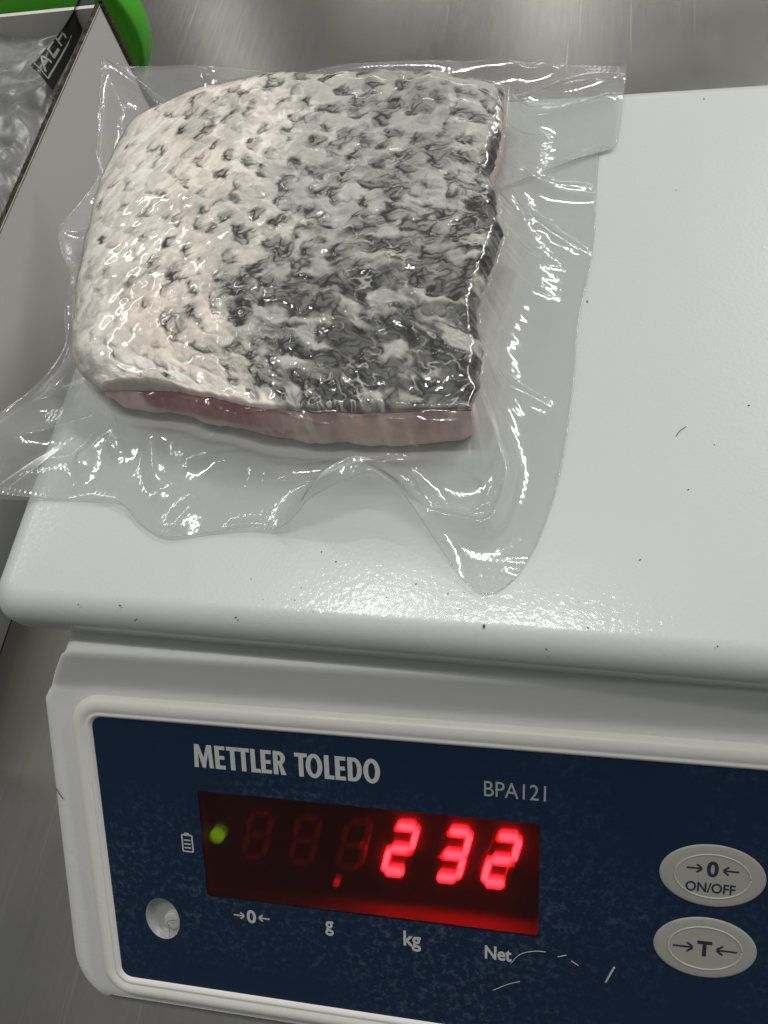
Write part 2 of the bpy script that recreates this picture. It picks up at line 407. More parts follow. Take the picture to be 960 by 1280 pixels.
# --- the face frame: u right, v down the slope, n out of it
TH = math.radians(39.4); PHI = math.radians(1.5)
FU = np.array([math.cos(PHI), math.sin(PHI), 0]); FV = np.array([math.sin(PHI) * math.cos(TH), -math.cos(PHI) * math.cos(TH), -math.sin(TH)])
FN = np.cross(FV, FU); FN = -FN if FN[2] < 0 else FN
ZP = 0.064; FS = (CAM[2] - ZP) / (CAM[2] - 0.072) / 1000
P0 = P(118, 905, ZP)
def face(u, v, n=0.0): return P0 + FU * (u * FS) + FV * (v * FS) + FN * (n / 1000)
def face_pts(a): a = np.asarray(a, float); return P0 + a[:, :1] * FS * FU + a[:, 1:2] * FS * FV + (a[:, 2:3] / 1000 * FN if a.shape[1] > 2 else 0)
FM = Matrix(((FU[0], -FV[0], FN[0], P0[0]), (FU[1], -FV[1], FN[1], P0[1]), (FU[2], -FV[2], FN[2], P0[2]), (0, 0, 0, 1)))

# --- body: height over plan, in a yawed plan frame (a along the front, b to the back)
AY = np.array([math.cos(PHI), math.sin(PHI)]); BY = np.array([-math.sin(PHI), math.cos(PHI)])
def body():
    # profile of the top surface along b (metres from P0 line); slope of the face, shelf, top
    k_ = FS * 1000
    bf = -0.0925 * k_ * math.cos(TH)                       # front end
    bs = 0.0112 * k_ * math.cos(TH)                        # where the face ends and the shelf starts
    zs = ZP + 0.0112 * k_ * math.sin(TH)
    def zp(b):
        z = np.where(b < bs, ZP - 0.0006 + b * math.tan(TH), 0)
        sh = zs - 0.0006 + (b - bs) * math.tan(math.radians(64))
        z = np.where(b >= bs, np.minimum(sh, 0.084), z)
        return z
    aL0, aR = -0.0164, 0.211
    bB = 0.190
    R = 0.013
    bs_arr = np.unique(np.r_[bf + R * (1 - np.cos(np.linspace(0, math.pi / 2, 14))), np.linspace(bf + R, bs - 0.001, 34), np.linspace(bs - 0.001, bs + 0.03, 40), np.linspace(bs + 0.03, bB, 20)])
    na = 60
    aa = np.sin(np.linspace(-math.pi / 2, math.pi / 2, na)) * 0.5 + 0.5
    rows = []
    for b in bs_arr:
        ins = 0.0
        if b < bf + R: q = R - (b - bf); ins = R - math.sqrt(max(R * R - q * q, 0))
        wid = 0.0
        if b < bs: wid = 0.0022 * (bs - b) / (bs - bf)             # a little wider towards the front
        sh = 0.0
        if b > bs - 0.003: t = min((b - bs + 0.003) / 0.010, 1); sh = 0.0125 * (t ** 1.3)   # shoulder narrows under the platter
        l = aL0 - wid + ins + sh; r = aR + wid - ins - sh
        a = l + (r - l) * aa
        d = np.minimum(np.minimum(a - l, r - a) , (b - bf))         # distance to the outline
        rr = 0.0035; q = np.clip(1 - d / rr, 0, 1); drop = rr * (1 - np.sqrt(1 - q * q))
        z = zp(np.full(na, b)) - drop
        if -0.081 * math.cos(TH) < b < -0.003 * math.cos(TH): z = np.where((a > 0.006) & (a < 0.190), z - 0.016, z)
        rows.append(np.stack([P0[0] + a * AY[0] + b * BY[0], P0[1] + a * AY[1] + b * BY[1], z], -1))
    G = np.array(rows); nr = len(rows)
    V = G.reshape(-1, 3).tolist(); F = [list(q) for q in grid_faces(nr, na)]
    loop = [(0, j) for j in range(na)] + [(i, na - 1) for i in range(1, nr)] + [(nr - 1, j) for j in range(na - 2, -1, -1)] + [(i, 0) for i in range(nr - 2, 0, -1)]
    idx = [i * na + j for i, j in loop]; c = G.reshape(-1, 3).mean(0)
    prev = idx
    for zz, sc in ((0.5, 1.0), (0.0, 0.985)):
        cur = []
        for k in idx:
            p = np.array(V[k]); q = c + (p - c) * [sc, sc, 1]; cur.append(len(V)); V.append([q[0], q[1], 0.003 + (p[2] - 0.003) * zz])
        n = len(idx)
        F += [[prev[k], cur[k], cur[(k + 1) % n], prev[(k + 1) % n]] for k in range(n)]
        prev = cur
    F.append(prev)
    return link_mesh('body', V, F, M_BODY, scale)
bd = body()
V = []; F = []
for a, b in ((0.0, -0.055), (0.185, -0.055), (0.0, 0.17), (0.185, 0.17)):
    c = P0[:2] + a * AY + b * BY; k = len(V)
    for z in (0.0, 0.005):
        for j in range(12): V.append((c[0] + .008 * math.cos(j * math.pi / 6), c[1] + .008 * math.sin(j * math.pi / 6), z))
    F += [[k + j, k + (j + 1) % 12, k + 12 + (j + 1) % 12, k + 12 + j] for j in range(12)] + [[k + j for j in range(12)]]
o = link_mesh('rubber_feet', V, F, M_DARK, scale); o['kind'] = 'stuff'

# --- bezel: a rounded frame round the blue panel
PU0, PV0, PU1, PV1 = -0.9, -2.9, 188.5, 82.9
def sweep(name, prof, r0, mat_, parent, box=(PU0, PV0, PU1, PV1)):
    V = []; n = 0
    for off, h in prof:
        pl = rrect(box[0] - off, box[1] - off, box[2] + off, box[3] + off, r0 + off, 10); n = len(pl)
        V += [face(p[0], p[1], h) for p in pl]
    F = [list(q) for q in grid_faces(len(prof), n, True)]
    return link_mesh(name, V, F, mat_, parent)
bez = sweep('bezel', [(-0.6, 0.1), (-0.1, 0.75), (0.35, 1.25), (0.9, 1.45), (1.2, 1.25), (1.6, 1.35), (2.3, 1.75), (3.4, 1.85), (4.6, 1.7), (5.3, 1.1), (5.7, 0.2), (5.9, -1.2)], 3.6, M_BEZEL, scale)

# --- flat cut-outs with holes, from 2D curves
def flat2d(name, loops, n0, thick, mat_, parent):
    cu = bpy.data.curves.new(name, 'CURVE'); cu.dimensions = '2D'; cu.fill_mode = 'BOTH'; cu.extrude = thick / 2
    for lp in loops:
        s = cu.splines.new('POLY'); s.points.add(len(lp) - 1); s.use_cyclic_u = True
        for q, p in zip(s.points, lp): q.co = (p[0], -p[1], 0, 1)
    ob = bpy.data.objects.new(name, cu); COL.objects.link(ob)
    me = bpy.data.meshes.new_from_object(ob.evaluated_get(bpy.context.evaluated_depsgraph_get()))
    bpy.data.objects.remove(ob)
    co = np.zeros(len(me.vertices) * 3); me.vertices.foreach_get('co', co); co = co.reshape(-1, 3)
    fs = [list(p.vertices) for p in me.polygons]
    W = P0 + co[:, :1] * FS * FU - co[:, 1:2] * FS * FV + (co[:, 2:3] + n0 + thick / 2) / 1000 * FN
    return link_mesh(name, W, fs, mat_, parent, smooth=False)
def ell(cx, cy_, rx, ry, n=64, rot=0.0):
    t = np.linspace(0, 2 * math.pi, n, endpoint=False); x = rx * np.cos(t); y = ry * np.sin(t)
    return np.stack([cx + x * math.cos(rot) - y * math.sin(rot), cy_ + x * math.sin(rot) + y * math.cos(rot)], -1)
WU0, WV0, WU1, WV1 = 29.2, 17.4, 121.0, 50.6
win = rrect(WU0, WV0, WU1, WV1, 0.6, 3)
hole = ell(14.6, 60.4, 5.3, 6.9, 48)
panel = flat2d('control_panel', [rrect(PU0 + .15, PV0 + .15, PU1 - .15, PV1 - .15, 3.6, 10), win, hole], -0.1, 0.5, M_PANEL, scale)

# --- lettering
def text(name, s, u0, u1, vtop, vbot, mat_, parent, bold=0.0, n0=0.44, thick=0.05, shear=0.0, keep=False):
    cu = bpy.data.curves.new(name, 'FONT'); cu.body = s; cu.size = 10; cu.offset = bold; cu.shear = shear; cu.fill_mode = 'FRONT'; cu.space_character = 1.0
    ob = bpy.data.objects.new(name, cu); COL.objects.link(ob)
    me = bpy.data.meshes.new_from_object(ob.evaluated_get(bpy.context.evaluated_depsgraph_get()))
    bpy.data.objects.remove(ob)
    co = np.zeros(len(me.vertices) * 3); me.vertices.foreach_get('co', co); co = co.reshape(-1, 3)
    lo, hi = co.min(0), co.max(0)
    u = u0 + (co[:, 0] - lo[0]) / (hi[0] - lo[0]) * (u1 - u0); v = vbot - (co[:, 1] - lo[1]) / (hi[1] - lo[1]) * (vbot - vtop)
    return link_mesh(name, face_pts(np.stack([u, v, np.full(len(u), n0)], -1)), [list(p.vertices) for p in me.polygons], mat_, parent, smooth=False)
def strokes(name, segs, wid, mat_, parent, n0=0.44, thick=0.05):
    V = []; F = []
    for k, (a, b) in enumerate(segs):
        a = np.array(a, float); b = np.array(b, float); d = (b - a) / np.linalg.norm(b - a); q = np.array([-d[1], d[0]]) * wid / 2
        i = len(V); nn = n0 + 0.004 * k
        V += [face(*(a - q), nn), face(*(b - q), nn), face(*(b + q), nn), face(*(a + q), nn)]; F.append([i + 3, i + 2, i + 1, i])
    return link_mesh(name, V, F, mat_, parent, smooth=False)
def arrow(u, v, L, right, h=1.0):
    s = 1 if right else -1; tip = u + s * L
    return [((u, v), (tip, v)), ((tip + s * 0.12, v - 0.12), (tip - s * h, v - h)), ((tip + s * 0.12, v + 0.12), (tip - s * h, v + h))]

def letter(ch, x, wd, top=3.25, bot=10.1, st=1.5):
    H = bot - top; y = lambda q: top + q
    hs = st * 0.86
    if ch == 'E': L = [[(0, 0), (wd, 0), (wd, hs), (st, hs), (st, H / 2 - hs * .5), (wd * .93, H / 2 - hs * .5), (wd * .93, H / 2 + hs * .5), (st, H / 2 + hs * .5), (st, H - hs), (wd, H - hs), (wd, H), (0, H)]]
    elif ch == 'T': L = [[(0, 0), (wd, 0), (wd, hs), (wd / 2 + st / 2, hs), (wd / 2 + st / 2, H), (wd / 2 - st / 2, H), (wd / 2 - st / 2, hs), (0, hs)]]
    elif ch == 'L': L = [[(0, 0), (st, 0), (st, H - hs), (wd, H - hs), (wd, H), (0, H)]]
    elif ch == 'M': L = [[(0, H), (wd * .06, 0), (wd * .30, 0), (wd * .5, H * .56), (wd * .70, 0), (wd * .94, 0), (wd, H), (wd - st * .95, H), (wd - st * 1.08, H * .36), (wd * .5 + st * .36, H), (wd * .5 - st * .36, H), (st * 1.08, H * .36), (st * .95, H)]]
    elif ch in 'RD':
        hh = H * .58 if ch == 'R' else H; r = min(hh / 2, wd * .55)
        arc = lambda rx, ry, cx, cy_, n=10: [(cx + rx * math.sin(math.pi * i / n), cy_ - ry * math.cos(math.pi * i / n)) for i in range(n + 1)]
        o_ = arc(r, hh / 2, wd * (.97 if ch == 'R' else 1) - r, hh / 2); i_ = arc(r - st, hh / 2 - hs, wd * (.97 if ch == 'R' else 1) - r, hh / 2)
        inner = [(st, hs)] + i_ + [(st, hh - hs)]
        if ch == 'D': outer = [(0, 0)] + o_ + [(0, H)]
        else: outer = [(0, 0)] + o_[:-2] + [(wd * .70, hh * .98), (wd * 1.02, H), (wd * 1.02 - st * 1.12, H), (wd * .42, hh), (st, hh), (st, H), (0, H)]
        L = [outer, inner]
    elif ch == 'O':
        L = [[(wd / 2 + wd / 2 * math.cos(t_), H / 2 + (H / 2 + .12) * math.sin(t_)) for t_ in np.linspace(0, 2 * math.pi, 40, endpoint=False)],
             [(wd / 2 + (wd / 2 - st) * math.cos(t_), H / 2 + (H / 2 - hs * .95) * math.sin(t_)) for t_ in np.linspace(0, 2 * math.pi, 40, endpoint=False)]]
    flat2d('brand_letter', [[(x + a_, y(b_)) for a_, b_ in lp] for lp in L], 0.42, 0.03, M_PRINT, panel)
for ch, x, wd in (('M', 29.0, 6.3), ('E', 35.9, 3.3), ('T', 39.7, 3.8), ('T', 43.2, 3.8), ('L', 47.4, 3.0), ('E', 50.6, 3.3), ('R', 54.5, 3.9),
                  ('T', 61.2, 3.9), ('O', 64.6, 5.1), ('L', 70.3, 3.0), ('E', 73.6, 3.2), ('D', 77.4, 4.3), ('O', 82.1, 5.0)):
    letter(ch, 29.0 + (x - 29.0) * (51.4 / 58.1), wd * (51.4 / 58.1), st=1.28)
text('model_lettering', 'BPA121', 107.0, 122.2, 6.5, 10.8, M_PRINT_DIM, panel, bold=0.0)
text('label_lettering', '0', 40.7, 43.4, 53.6, 57.9, M_PRINT, panel, bold=0.3)
strokes('label_arrow', arrow(36.8, 55.8, 3.0, True), 0.45, M_PRINT, panel)
strokes('label_arrow', arrow(47.4, 55.8, 3.0, False), 0.45, M_PRINT, panel)
text('label_lettering', 'g', 63.5, 65.9, 53.9, 58.6, M_PRINT, panel, bold=0.25)
text('label_lettering', 'kg', 85.4, 90.2, 53.8, 60.0, M_PRINT, panel, bold=0.25)
text('label_lettering', 'Net', 107.3, 114.3, 55.1, 59.3, M_PRINT, panel, bold=0.25)
bx0, bx1, by0, by1 = 23.2, 26.2, 31.7, 36.9
strokes('battery_symbol', [((bx0, by0), (bx1, by0)), ((bx1, by0), (bx1, by1)), ((bx1, by1), (bx0, by1)), ((bx0, by1), (bx0, by0)), ((24.0, 31.2), (25.4, 31.2)),
        ((23.7, 33.3), (25.7, 33.3)), ((23.7, 34.5), (25.7, 34.5)), ((23.7, 35.7), (25.7, 35.7))], 0.42, M_PRINT, panel)

# --- buttons
def button(cu_, cv_, rx, ry, rot):
    prof = [(1.0, 0.38), (0.985, 0.62), (0.95, 0.72), (0.80, 0.74), (0.0, 0.74)]
    V = []; n = 64
    for s, h in prof[:-1]: V += [face(p[0], p[1], h) for p in ell(cu_, cv_, rx * s, ry * s, n, rot)]
    F = [list(q)[::-1] for q in grid_faces(len(prof) - 1, n, True)]; F.append([(len(prof) - 2) * n + j for j in range(n)][::-1])
    b = link_mesh('button', V, F, M_BUTTON, scale)
    pts = ell(cu_, cv_, rx * 0.71, ry * 0.70, 72, rot); pts = np.r_[pts, pts[:1]]
    tube('button_ring', face_pts(np.c_[pts, np.full(len(pts), 0.74)]), 0.00022, M_BUTTON_RING, b, 6)
    return b
b1 = button(162.0, 26.8, 12.2, 8.6, 0.0)
b1['label'] = 'zero and on off button'
text('button_lettering', '0', 160.6, 163.3, 22.6, 27.0, M_NAVY, b1, 0.35, 0.78)
strokes('button_arrow', arrow(156.0, 24.9, 3.4, True, 1.1), 0.5, M_NAVY, b1, 0.78)
strokes('button_arrow', arrow(167.9, 24.9, 3.4, False, 1.1), 0.5, M_NAVY, b1, 0.78)
text('button_lettering', 'ON/OFF', 156.0, 167.4, 28.6, 31.4, M_NAVY, b1, 0.22, 0.78)
b2 = button(161.5, 47.4, 12.1, 8.7, 0.0)
b2['label'] = 'tare button'
text('button_lettering', 'T', 159.7, 163.2, 45.3, 49.7, M_NAVY, b2, 0.4, 0.78)
strokes('button_arrow', arrow(154.0, 47.5, 4.6, True, 1.3), 0.55, M_NAVY, b2, 0.78)
strokes('button_arrow', arrow(169.0, 47.5, 4.6, False, 1.3), 0.55, M_NAVY, b2, 0.78)

# --- level vial in its hole
prof = [(1.0, 0.35), (0.97, -0.2), (0.86, -2.0), (0.70, -2.8), (0.0, -3.0)]
V = []; n = 48
for s, h in prof[:-1]: V += [face(p[0], p[1], h) for p in ell(14.6, 60.4, 5.3 * s, 6.9 * s, n)]
F = [list(q)[::-1] for q in grid_faces(len(prof) - 1, n, True)]; F.append([(len(prof) - 2) * n + j for j in range(n)][::-1])
cup = link_mesh('level_cup', V, F, M_CUP, scale)
V = []
for s, h in ((1, -2.9), (1, -1.3), (.9, -1.0), (.6, -.85)): V += [face(p[0], p[1], h) for p in ell(16.6, 62.3, 2.5 * s, 2.9 * s, 32)]
F = [list(q)[::-1] for q in grid_faces(4, 32, True)]; F.append([96 + j for j in range(32)][::-1])
link_mesh('level_bubble', V, F, M_PEG, cup)

# --- display: a cavity, six digits, lamps and the red pane
DEP = -5.5
disp = link_mesh('display_board', face_pts([(WU0 - 1, WV0 - 1, DEP), (WU1 + 1, WV0 - 1, DEP), (WU1 + 1, WV1 + 1, DEP), (WU0 - 1, WV1 + 1, DEP)]), [[3, 2, 1, 0]], M_BLACK, scale, smooth=False)
lo, li = rrect(WU0 - .02, WV0 - .02, WU1 + .02, WV1 + .02, 0.6, 3), None
k = len(lo); V = [face(p[0], p[1], 0.3) for p in lo] + [face(p[0], p[1], DEP) for p in lo]
link_mesh('display_wall', V, [list(q) for q in grid_faces(2, k, True)], M_CAVITY, disp, smooth=False)
def digit(cu_, ctr_v, on):
    w2, h2, t = 3.0, 7.1, 1.6; sl = 0.245; parts = {}
    A, B = (-w2, -h2), (w2, -h2); C, D = (-w2, 0), (w2, 0); E_, G_ = (-w2, h2), (w2, h2)
    seg = dict(a=(A, B), b=(B, D), c=(D, G_), d=(E_, G_), e=(C, E_), f=(A, C), g=(C, D))
    V = []; F = []; mi = []
    for kk, (p, q) in seg.items():
        p = np.array(p, float); q = np.array(q, float); d = (q - p) / np.linalg.norm(q - p); nn = np.array([-d[1], d[0]])
        p = p + d * 0.45; q = q - d * 0.45; hh = t / 2
        poly = [p, p + d * hh + nn * hh, q - d * hh + nn * hh, q, q - d * hh - nn * hh, p + d * hh - nn * hh]
        i = len(V)
        for (x, y) in poly: V.append(face(cu_ + x - y * sl, ctr_v + y, DEP + 1.2))
        for (x, y) in poly: V.append(face(cu_ + x - y * sl, ctr_v + y, DEP + 0.02))
        F.append([i + j for j in range(6)]); mi.append(kk in on)
        for j in range(6): F.append([i + j, i + 6 + j, i + 6 + (j + 1) % 6, i + (j + 1) % 6]); mi.append(kk in on)
    ob = link_mesh('digit', V, F, [M_UNLIT, M_LIT], disp, smooth=False)
    for pl, x in zip(ob.data.polygons, mi): pl.material_index = 1 if x else 0
    return ob
# the board lies deeper than the panel: shift so the figures read where the photo shows them
dC = CAM - face(98, 29.5, 0); sh = np.array([dC @ FU, dC @ FV]) / (dC @ FN) * (DEP + 1.2)
for cu_, on in ((45.6, ''), (59.0, ''), (72.4, ''), (85.0, 'abged'), (98.9, 'abgcd'), (111.4, 'abged')):
    dC = CAM - face(cu_, 29.5, 0); s = np.array([dC @ FU, dC @ FV]) / (dC @ FN) * (DEP + 1.2)
    digit(cu_ + s[0] / (FS * 1000), 29.5 + s[1] / (FS * 1000), on)
def lamp(cu_, cv_, r, mat_):
    dC = CAM - face(cu_, cv_, 0); s = np.array([dC @ FU, dC @ FV]) / (dC @ FN) * (DEP + 1.5)
    V = []
    for q, h in ((1, 0), (1, .9), (.8, 1.5), (.45, 1.8)): V += [face(p[0], p[1], DEP + h) for p in ell(cu_ + s[0] / (FS * 1000), cv_ + s[1] / (FS * 1000), r * q, r * q, 20)]
    F = [list(q)[::-1] for q in grid_faces(4, 20, True)]; F.append([60 + j for j in range(20)][::-1])
    return link_mesh('indicator_lamp', V, F, mat_, disp)
lamp(33.4, 31.5, 2.1, M_GREEN_LED)['label'] = 'lit green indicator lamp'
lamp(67.1, 42.1, 0.9, M_RED_LED)['label'] = 'faint red indicator lamp'
V = [face(p[0], p[1], 0.33) for p in lo] + [face(p[0], p[1], -0.6) for p in lo]
F = [list(range(k))[::-1], list(range(k, 2 * k))]
pane = link_mesh('display_pane', V, F + [[j, (j + 1) % k, k + (j + 1) % k, k + j] for j in range(k)], M_WINDOW, disp, smooth=False)

# ================================================================== THE FISH
FT = 0.0165                                        # thickness of the piece
def side(pts, z): return np.array([P(x, y, ZT + (q if isinstance(q, float) else z)) for x, y, q in [(p + (None,))[:3] for p in pts]])
top_px = [(163, 176, .008), (190, 156, .009), (225, 134, .011), (270, 113, .012), (335, 98, .0125), (420, 94, .0125), (520, 91, .0125), (600, 104, .0125), (630, 118, .0125)]
right_px = [(630, 118), (630, 150), (621, 190), (612, 232), (619, 265), (628, 292), (614, 332), (601, 370), (594, 405), (602, 435), (600, 475), (588, 513, .0148)]
bot_px = [(130, 489, .0090), (160, 488, .011), (200, 489, .0125), (260, 497, .0142), (330, 509), (400, 514), (500, 515), (588, 513, .0148)]
left_px = [(163, 176, .008), (142, 215), (124, 265), (112, 320), (101, 380), (95, 430), (100, 465, .007), (130, 489, .0090)]
NS, NTT = 470, 430
cT = resample(side(top_px, .0125), NS); cB = resample(side(bot_px, .0150), NS)
cL = resample(side(left_px, .006), NTT); cR = resample(side(right_px, .0130), NTT)
def rag(n, s1, s2, a1_, a2_):
    p = gauss(rng.standard_normal((9, n)), s1)[4]; q = gauss(rng.standard_normal((9, n)), s2)[4]
    return (a1_ * p / p.std() + a2_ * q / q.std()) * np.sin(np.pi * np.linspace(0, 1, n)) ** 0.4
cR[:, 0] += rag(NTT, 6, 2.2, .00040, .00020); cT[:, 1] += rag(NS, 9, 3, .00035, .00012); cB[:, 1] += rag(NS, 12, 3, .00022, .00010); cL[:, 0] += rag(NTT, 10, 4, .0003, .0001)
s = np.linspace(0, 1, NS)[None, :, None]; t = np.linspace(0, 1, NTT)[:, None, None]
base = (1 - t) * cT[None] + t * cB[None] + (1 - s) * cL[:, None] + s * cR[:, None] \
     - ((1 - s) * (1 - t) * cT[0] + s * (1 - t) * cT[-1] + (1 - s) * t * cB[0] + s * t * cB[-1])
S, T = s[..., 0], t[..., 0]
Wmm, Hmm = 118.0, 112.0
dl, dr, dt, db = S * Wmm, (1 - S) * Wmm, T * Hmm, (1 - T) * Hmm
def rnd(d, R): q = np.clip(1 - d / R, 0, 1); return np.sqrt(1 - q * q)
shape = (NTT, NS)
prof = np.minimum.reduce([rnd(dl, 17.) + 0 * T, rnd(dt, 9.) + 0 * S, rnd(dr, 3.5) + 0 * T, rnd(db, 1.3) + 0 * S])
edgez = base[..., 2] - ZT
ztop = edgez + (FT + 0.0015 * np.sin(np.pi * S) * np.sin(np.pi * T) - edgez) * prof

# --- skin fields
yy, xx = np.mgrid[0:NTT, 0:NS].astype(float)
mmx = Wmm / NS; mmy = Hmm / NTT
wob = gauss(rng.standard_normal(shape), 38); wob /= wob.std()
wob2 = gauss(rng.standard_normal(shape), 13); wob2 /= wob2.std()
ang = -np.radians(46) * (1 - sstep(0.10, 0.62, S)) - np.radians(6) + np.radians(26) * sstep(0.45, 0.95, T) * sstep(0.25, 0.7, S) + 0.22 * wob + 0.22 * wob2
ang = ang + 0 * T
wn = rng.standard_normal(shape)
fib1 = lic(gauss(wn, 1.1), ang, 6)
fib2 = lic(gauss(rng.standard_normal(shape), 2.0), ang + 0.35 * wob2, 11)
fib3 = lic(gauss(rng.standard_normal(shape), 4.5), ang, 14)
# --- scale pockets: a staggered, jittered lattice in a warped frame that follows the streaks
warpx = gauss(rng.standard_normal(shape), 18); warpx *= 1.3 / warpx.std(); warpy = gauss(rng.standard_normal(shape), 18); warpy *= 1.3 / warpy.std()
th0 = -0.42
X_ = xx * mmx + warpx; Y_ = yy * mmy + warpy + 5 * (S - 0.5) ** 2 * 10 * 0.5
pu = (X_ * math.cos(th0) + Y_ * math.sin(th0)) / 8.6; pv = (-X_ * math.sin(th0) + Y_ * math.cos(th0)) / 5.6
jx = rng.uniform(-.22, .22, (80, 80)); jy = rng.uniform(-.22, .22, (80, 80)); jr = rng.random((80, 80)); jr2 = rng.random((80, 80))
best = np.full(shape, 9e9); bdx = np.zeros(shape); bdy = np.zeros(shape); br = np.zeros(shape); br2 = np.zeros(shape); sec = np.full(shape, 9e9)
iv0 = np.floor(pv).astype(int)
for dv in (-1, 0, 1, 2):
    iv = iv0 + dv
    off = 0.5 * (iv % 2)
    iu0 = np.floor(pu - off).astype(int)
    for du in (-1, 0, 1, 2):
        iu = iu0 + du
        a, b = (iu + 30) % 80, (iv + 30) % 80
        dx = pu - (iu + off + jx[a, b]); dy = pv - (iv + jy[a, b]); d = dx * dx + dy * dy
        m_ = d < best
        sec = np.where(m_, best, np.minimum(sec, d))
        bdx = np.where(m_, dx, bdx); bdy = np.where(m_, dy, bdy); br = np.where(m_, jr[a, b], br); br2 = np.where(m_, jr2[a, b], br2); best = np.where(m_, d, best)
cell_edge = np.sqrt(sec) - np.sqrt(best)            # 0 on the border between pockets
pocket = np.clip(1 - best * 1.9, 0, 1)
rad = np.sqrt((bdx * 0.9) ** 2 + (bdy * 1.05) ** 2)
crescent = np.exp(-((rad - 0.42 + 0.16 * (fib2 - .5)) / 0.17) ** 2) * sstep(-0.05, 0.55, -bdx + 0.8 * bdy * (br - .5)) * (0.45 + 0.9 * fib1)
rt = 0.32 * (1 - sstep(.2, .6, S)) + 0.5 * (br - .5)
tx = bdx + 0.28 + 0.2 * (br2 - .5); ty = bdy * 0.65 - 0.16 * (br - .5); tx, ty = tx * np.cos(rt) - ty * np.sin(rt), tx * np.sin(rt) + ty * np.cos(rt)
tuft = np.exp(-(tx / 0.36) ** 2 - ((ty + .25 * tx * tx) / 0.085) ** 2) * (0.3 + 1.0 * fib1) * (0.25 + 0.9 * br2)
arcl = np.exp(-((rad - 0.47 + 0.10 * (fib2 - .5)) / 0.05) ** 2) * sstep(-0.10, 0.35, -bdx + 0.6 * bdy * (br - .5)) * (0.3 + .9 * fib1)
border = 1 - sstep(0.02, 0.26, cell_edge + 0.22 * (fib2 - 0.5))
cl1 = fbm(shape, 16, 5); cl2 = fbm(shape, 34, 4); cl3 = fbm(shape, 6, 4)
# how dark the back of the fish is: pale belly left, grey top right, darkest lower right
SM, TM = S + 0 * T, T + 0 * S
S = SM + 0.16 * (cl2 - .5) + 0.12 * (cl1 - .5); T = TM + 0.16 * (fbm(shape, 26, 4) - .5) + 0.08 * (cl3 - .5)
D = 0.16 + 0.34 * sstep(0.26, 0.80, S) + 0.46 * sstep(0.46, 0.88, T) * sstep(0.36, 0.70, S) + 0.25 * sstep(0.93, 1.0, S) - 0.10 * sstep(0.5, 0.0, T) * sstep(0.2, 0.5, S)
D = np.clip(D + 0.03 + 0.10 * sstep(.4, .8, T) * sstep(.35, .6, S) + 0.24 * (cl2 - .5), 0.03, 1)
wis = 0.75 * crescent * sstep(.0, .7, br) + 0.75 * tuft + 0.16 * border * sstep(.3, .9, br2) + 0.62 * (fib2 - 0.5) + 0.45 * (fib1 - 0.5) + 0.55 * (cl1 - 0.5) + 0.40 * (cl3 - .5)
dark = sstep(0.26, 0.86, wis + 0.66 * D - 0.05)
dark2 = sstep(0.78, 1.15, wis + 0.55 * D - 0.02)     # the blackest flecks
pale = sstep(0.55, 0.95, fib3 * 0.6 + cl3 * 0.5 + 0.15 * pocket)
white = np.array([0.86, 0.83, 0.78]); cream = np.array([0.83, 0.735, 0.645]); grey = np.array([0.35, 0.35, 0.325]); ink = np.array([0.058, 0.060, 0.056]); black = np.array([0.016, 0.017, 0.016])
wy1 = fbm(shape, 9, 3) - .5; wx1 = fbm(shape, 9, 3) - .5; wy2 = fbm(shape, 3.5, 2) - .5; wx2 = fbm(shape, 3.5, 2) - .5
def warped(a, k1=13, k2=5): return sample(a, yy + k1 * wy1 + k2 * wy2, xx + k1 * wx1 + k2 * wx2)
cloud = norm01(warped(lic(fbm(shape, 9, 3), ang, 26)))
cloud2 = norm01(warped(lic(fbm(shape, 5, 3), ang, 16), 9, 4))
def ridge_lines(sc, L, wdt):
    q = warped(lic(gauss(rng.standard_normal(shape), sc), ang, L), 7, 4); q = q - gauss(q, sc * 4); q /= q.std(); return np.exp(-(q / wdt) ** 2)
ln1, ln2 = ridge_lines(3.6, 9, 0.24), ridge_lines(1.8, 6, 0.28)
tf_ = warped(gauss(np.clip(1.2 * tuft + crescent, 0, 1.5), 3.0), 8, 4); tf_ /= np.percentile(tf_, 99)
clus = np.clip(0.95 * tf_ + 0.75 * (cloud2 - .45) + 0.45 * (cl1 - .5) + 0.22 * (D - .3), 0, 1)
dark = np.clip(sstep(0.10, 0.62, clus + 0.32 * (D - .35)) * (0.50 + 0.65 * np.maximum(ln1, 0.9 * ln2)) + 0.25 * sstep(.45, .9, D) * sstep(.35, .8, cloud2), 0, 1)
arcw = warped(arcl, 9, 4)
dark = np.clip((dark + 1.0 * arcw * sstep(.12, .5, cl1 + .2 * D)) * (0.42 + 0.58 * sstep(.08, .55, S)), 0, 1)
dark2 = np.clip(sstep(0.30, 0.80, clus * (0.45 + 0.75 * D)) * np.clip(0.25 + ln1 * .7 + ln2 * .6, 0, 1) + 0.5 * arcw * sstep(.4, .8, D), 0, 1)
crm = np.clip(np.exp(-((S - 0.33) / 0.17) ** 2) * (0.15 + 0.9 * cl2) + 0.2 * sstep(.6, 1, T) * (S < .5), 0, 1)
g_ = np.clip(sstep(0.28, 0.80, S) * 0.9 + 0.3 * sstep(.4, .9, T) * sstep(.3, .6, S) + 0.5 * (cl1 - .5), 0, 1)
colr = white[None, None] * (1 - crm[..., None]) + cream * crm[..., None]
colr = colr * (1 - g_[..., None]) + grey * g_[..., None]
deep = np.clip(sstep(0.46, 0.82, T) * sstep(0.38, 0.68, S) * (0.55 + 0.9 * (cl1 - .3)), 0, 0.9)[..., None]
colr = colr * (1 - deep) + np.array([0.125, 0.13, 0.118]) * deep
smudge = (0.45 * sstep(.55, .85, cl1 * .5 + fib2 * .5) * (0.4 + 0.6 * (1 - S)))[..., None]
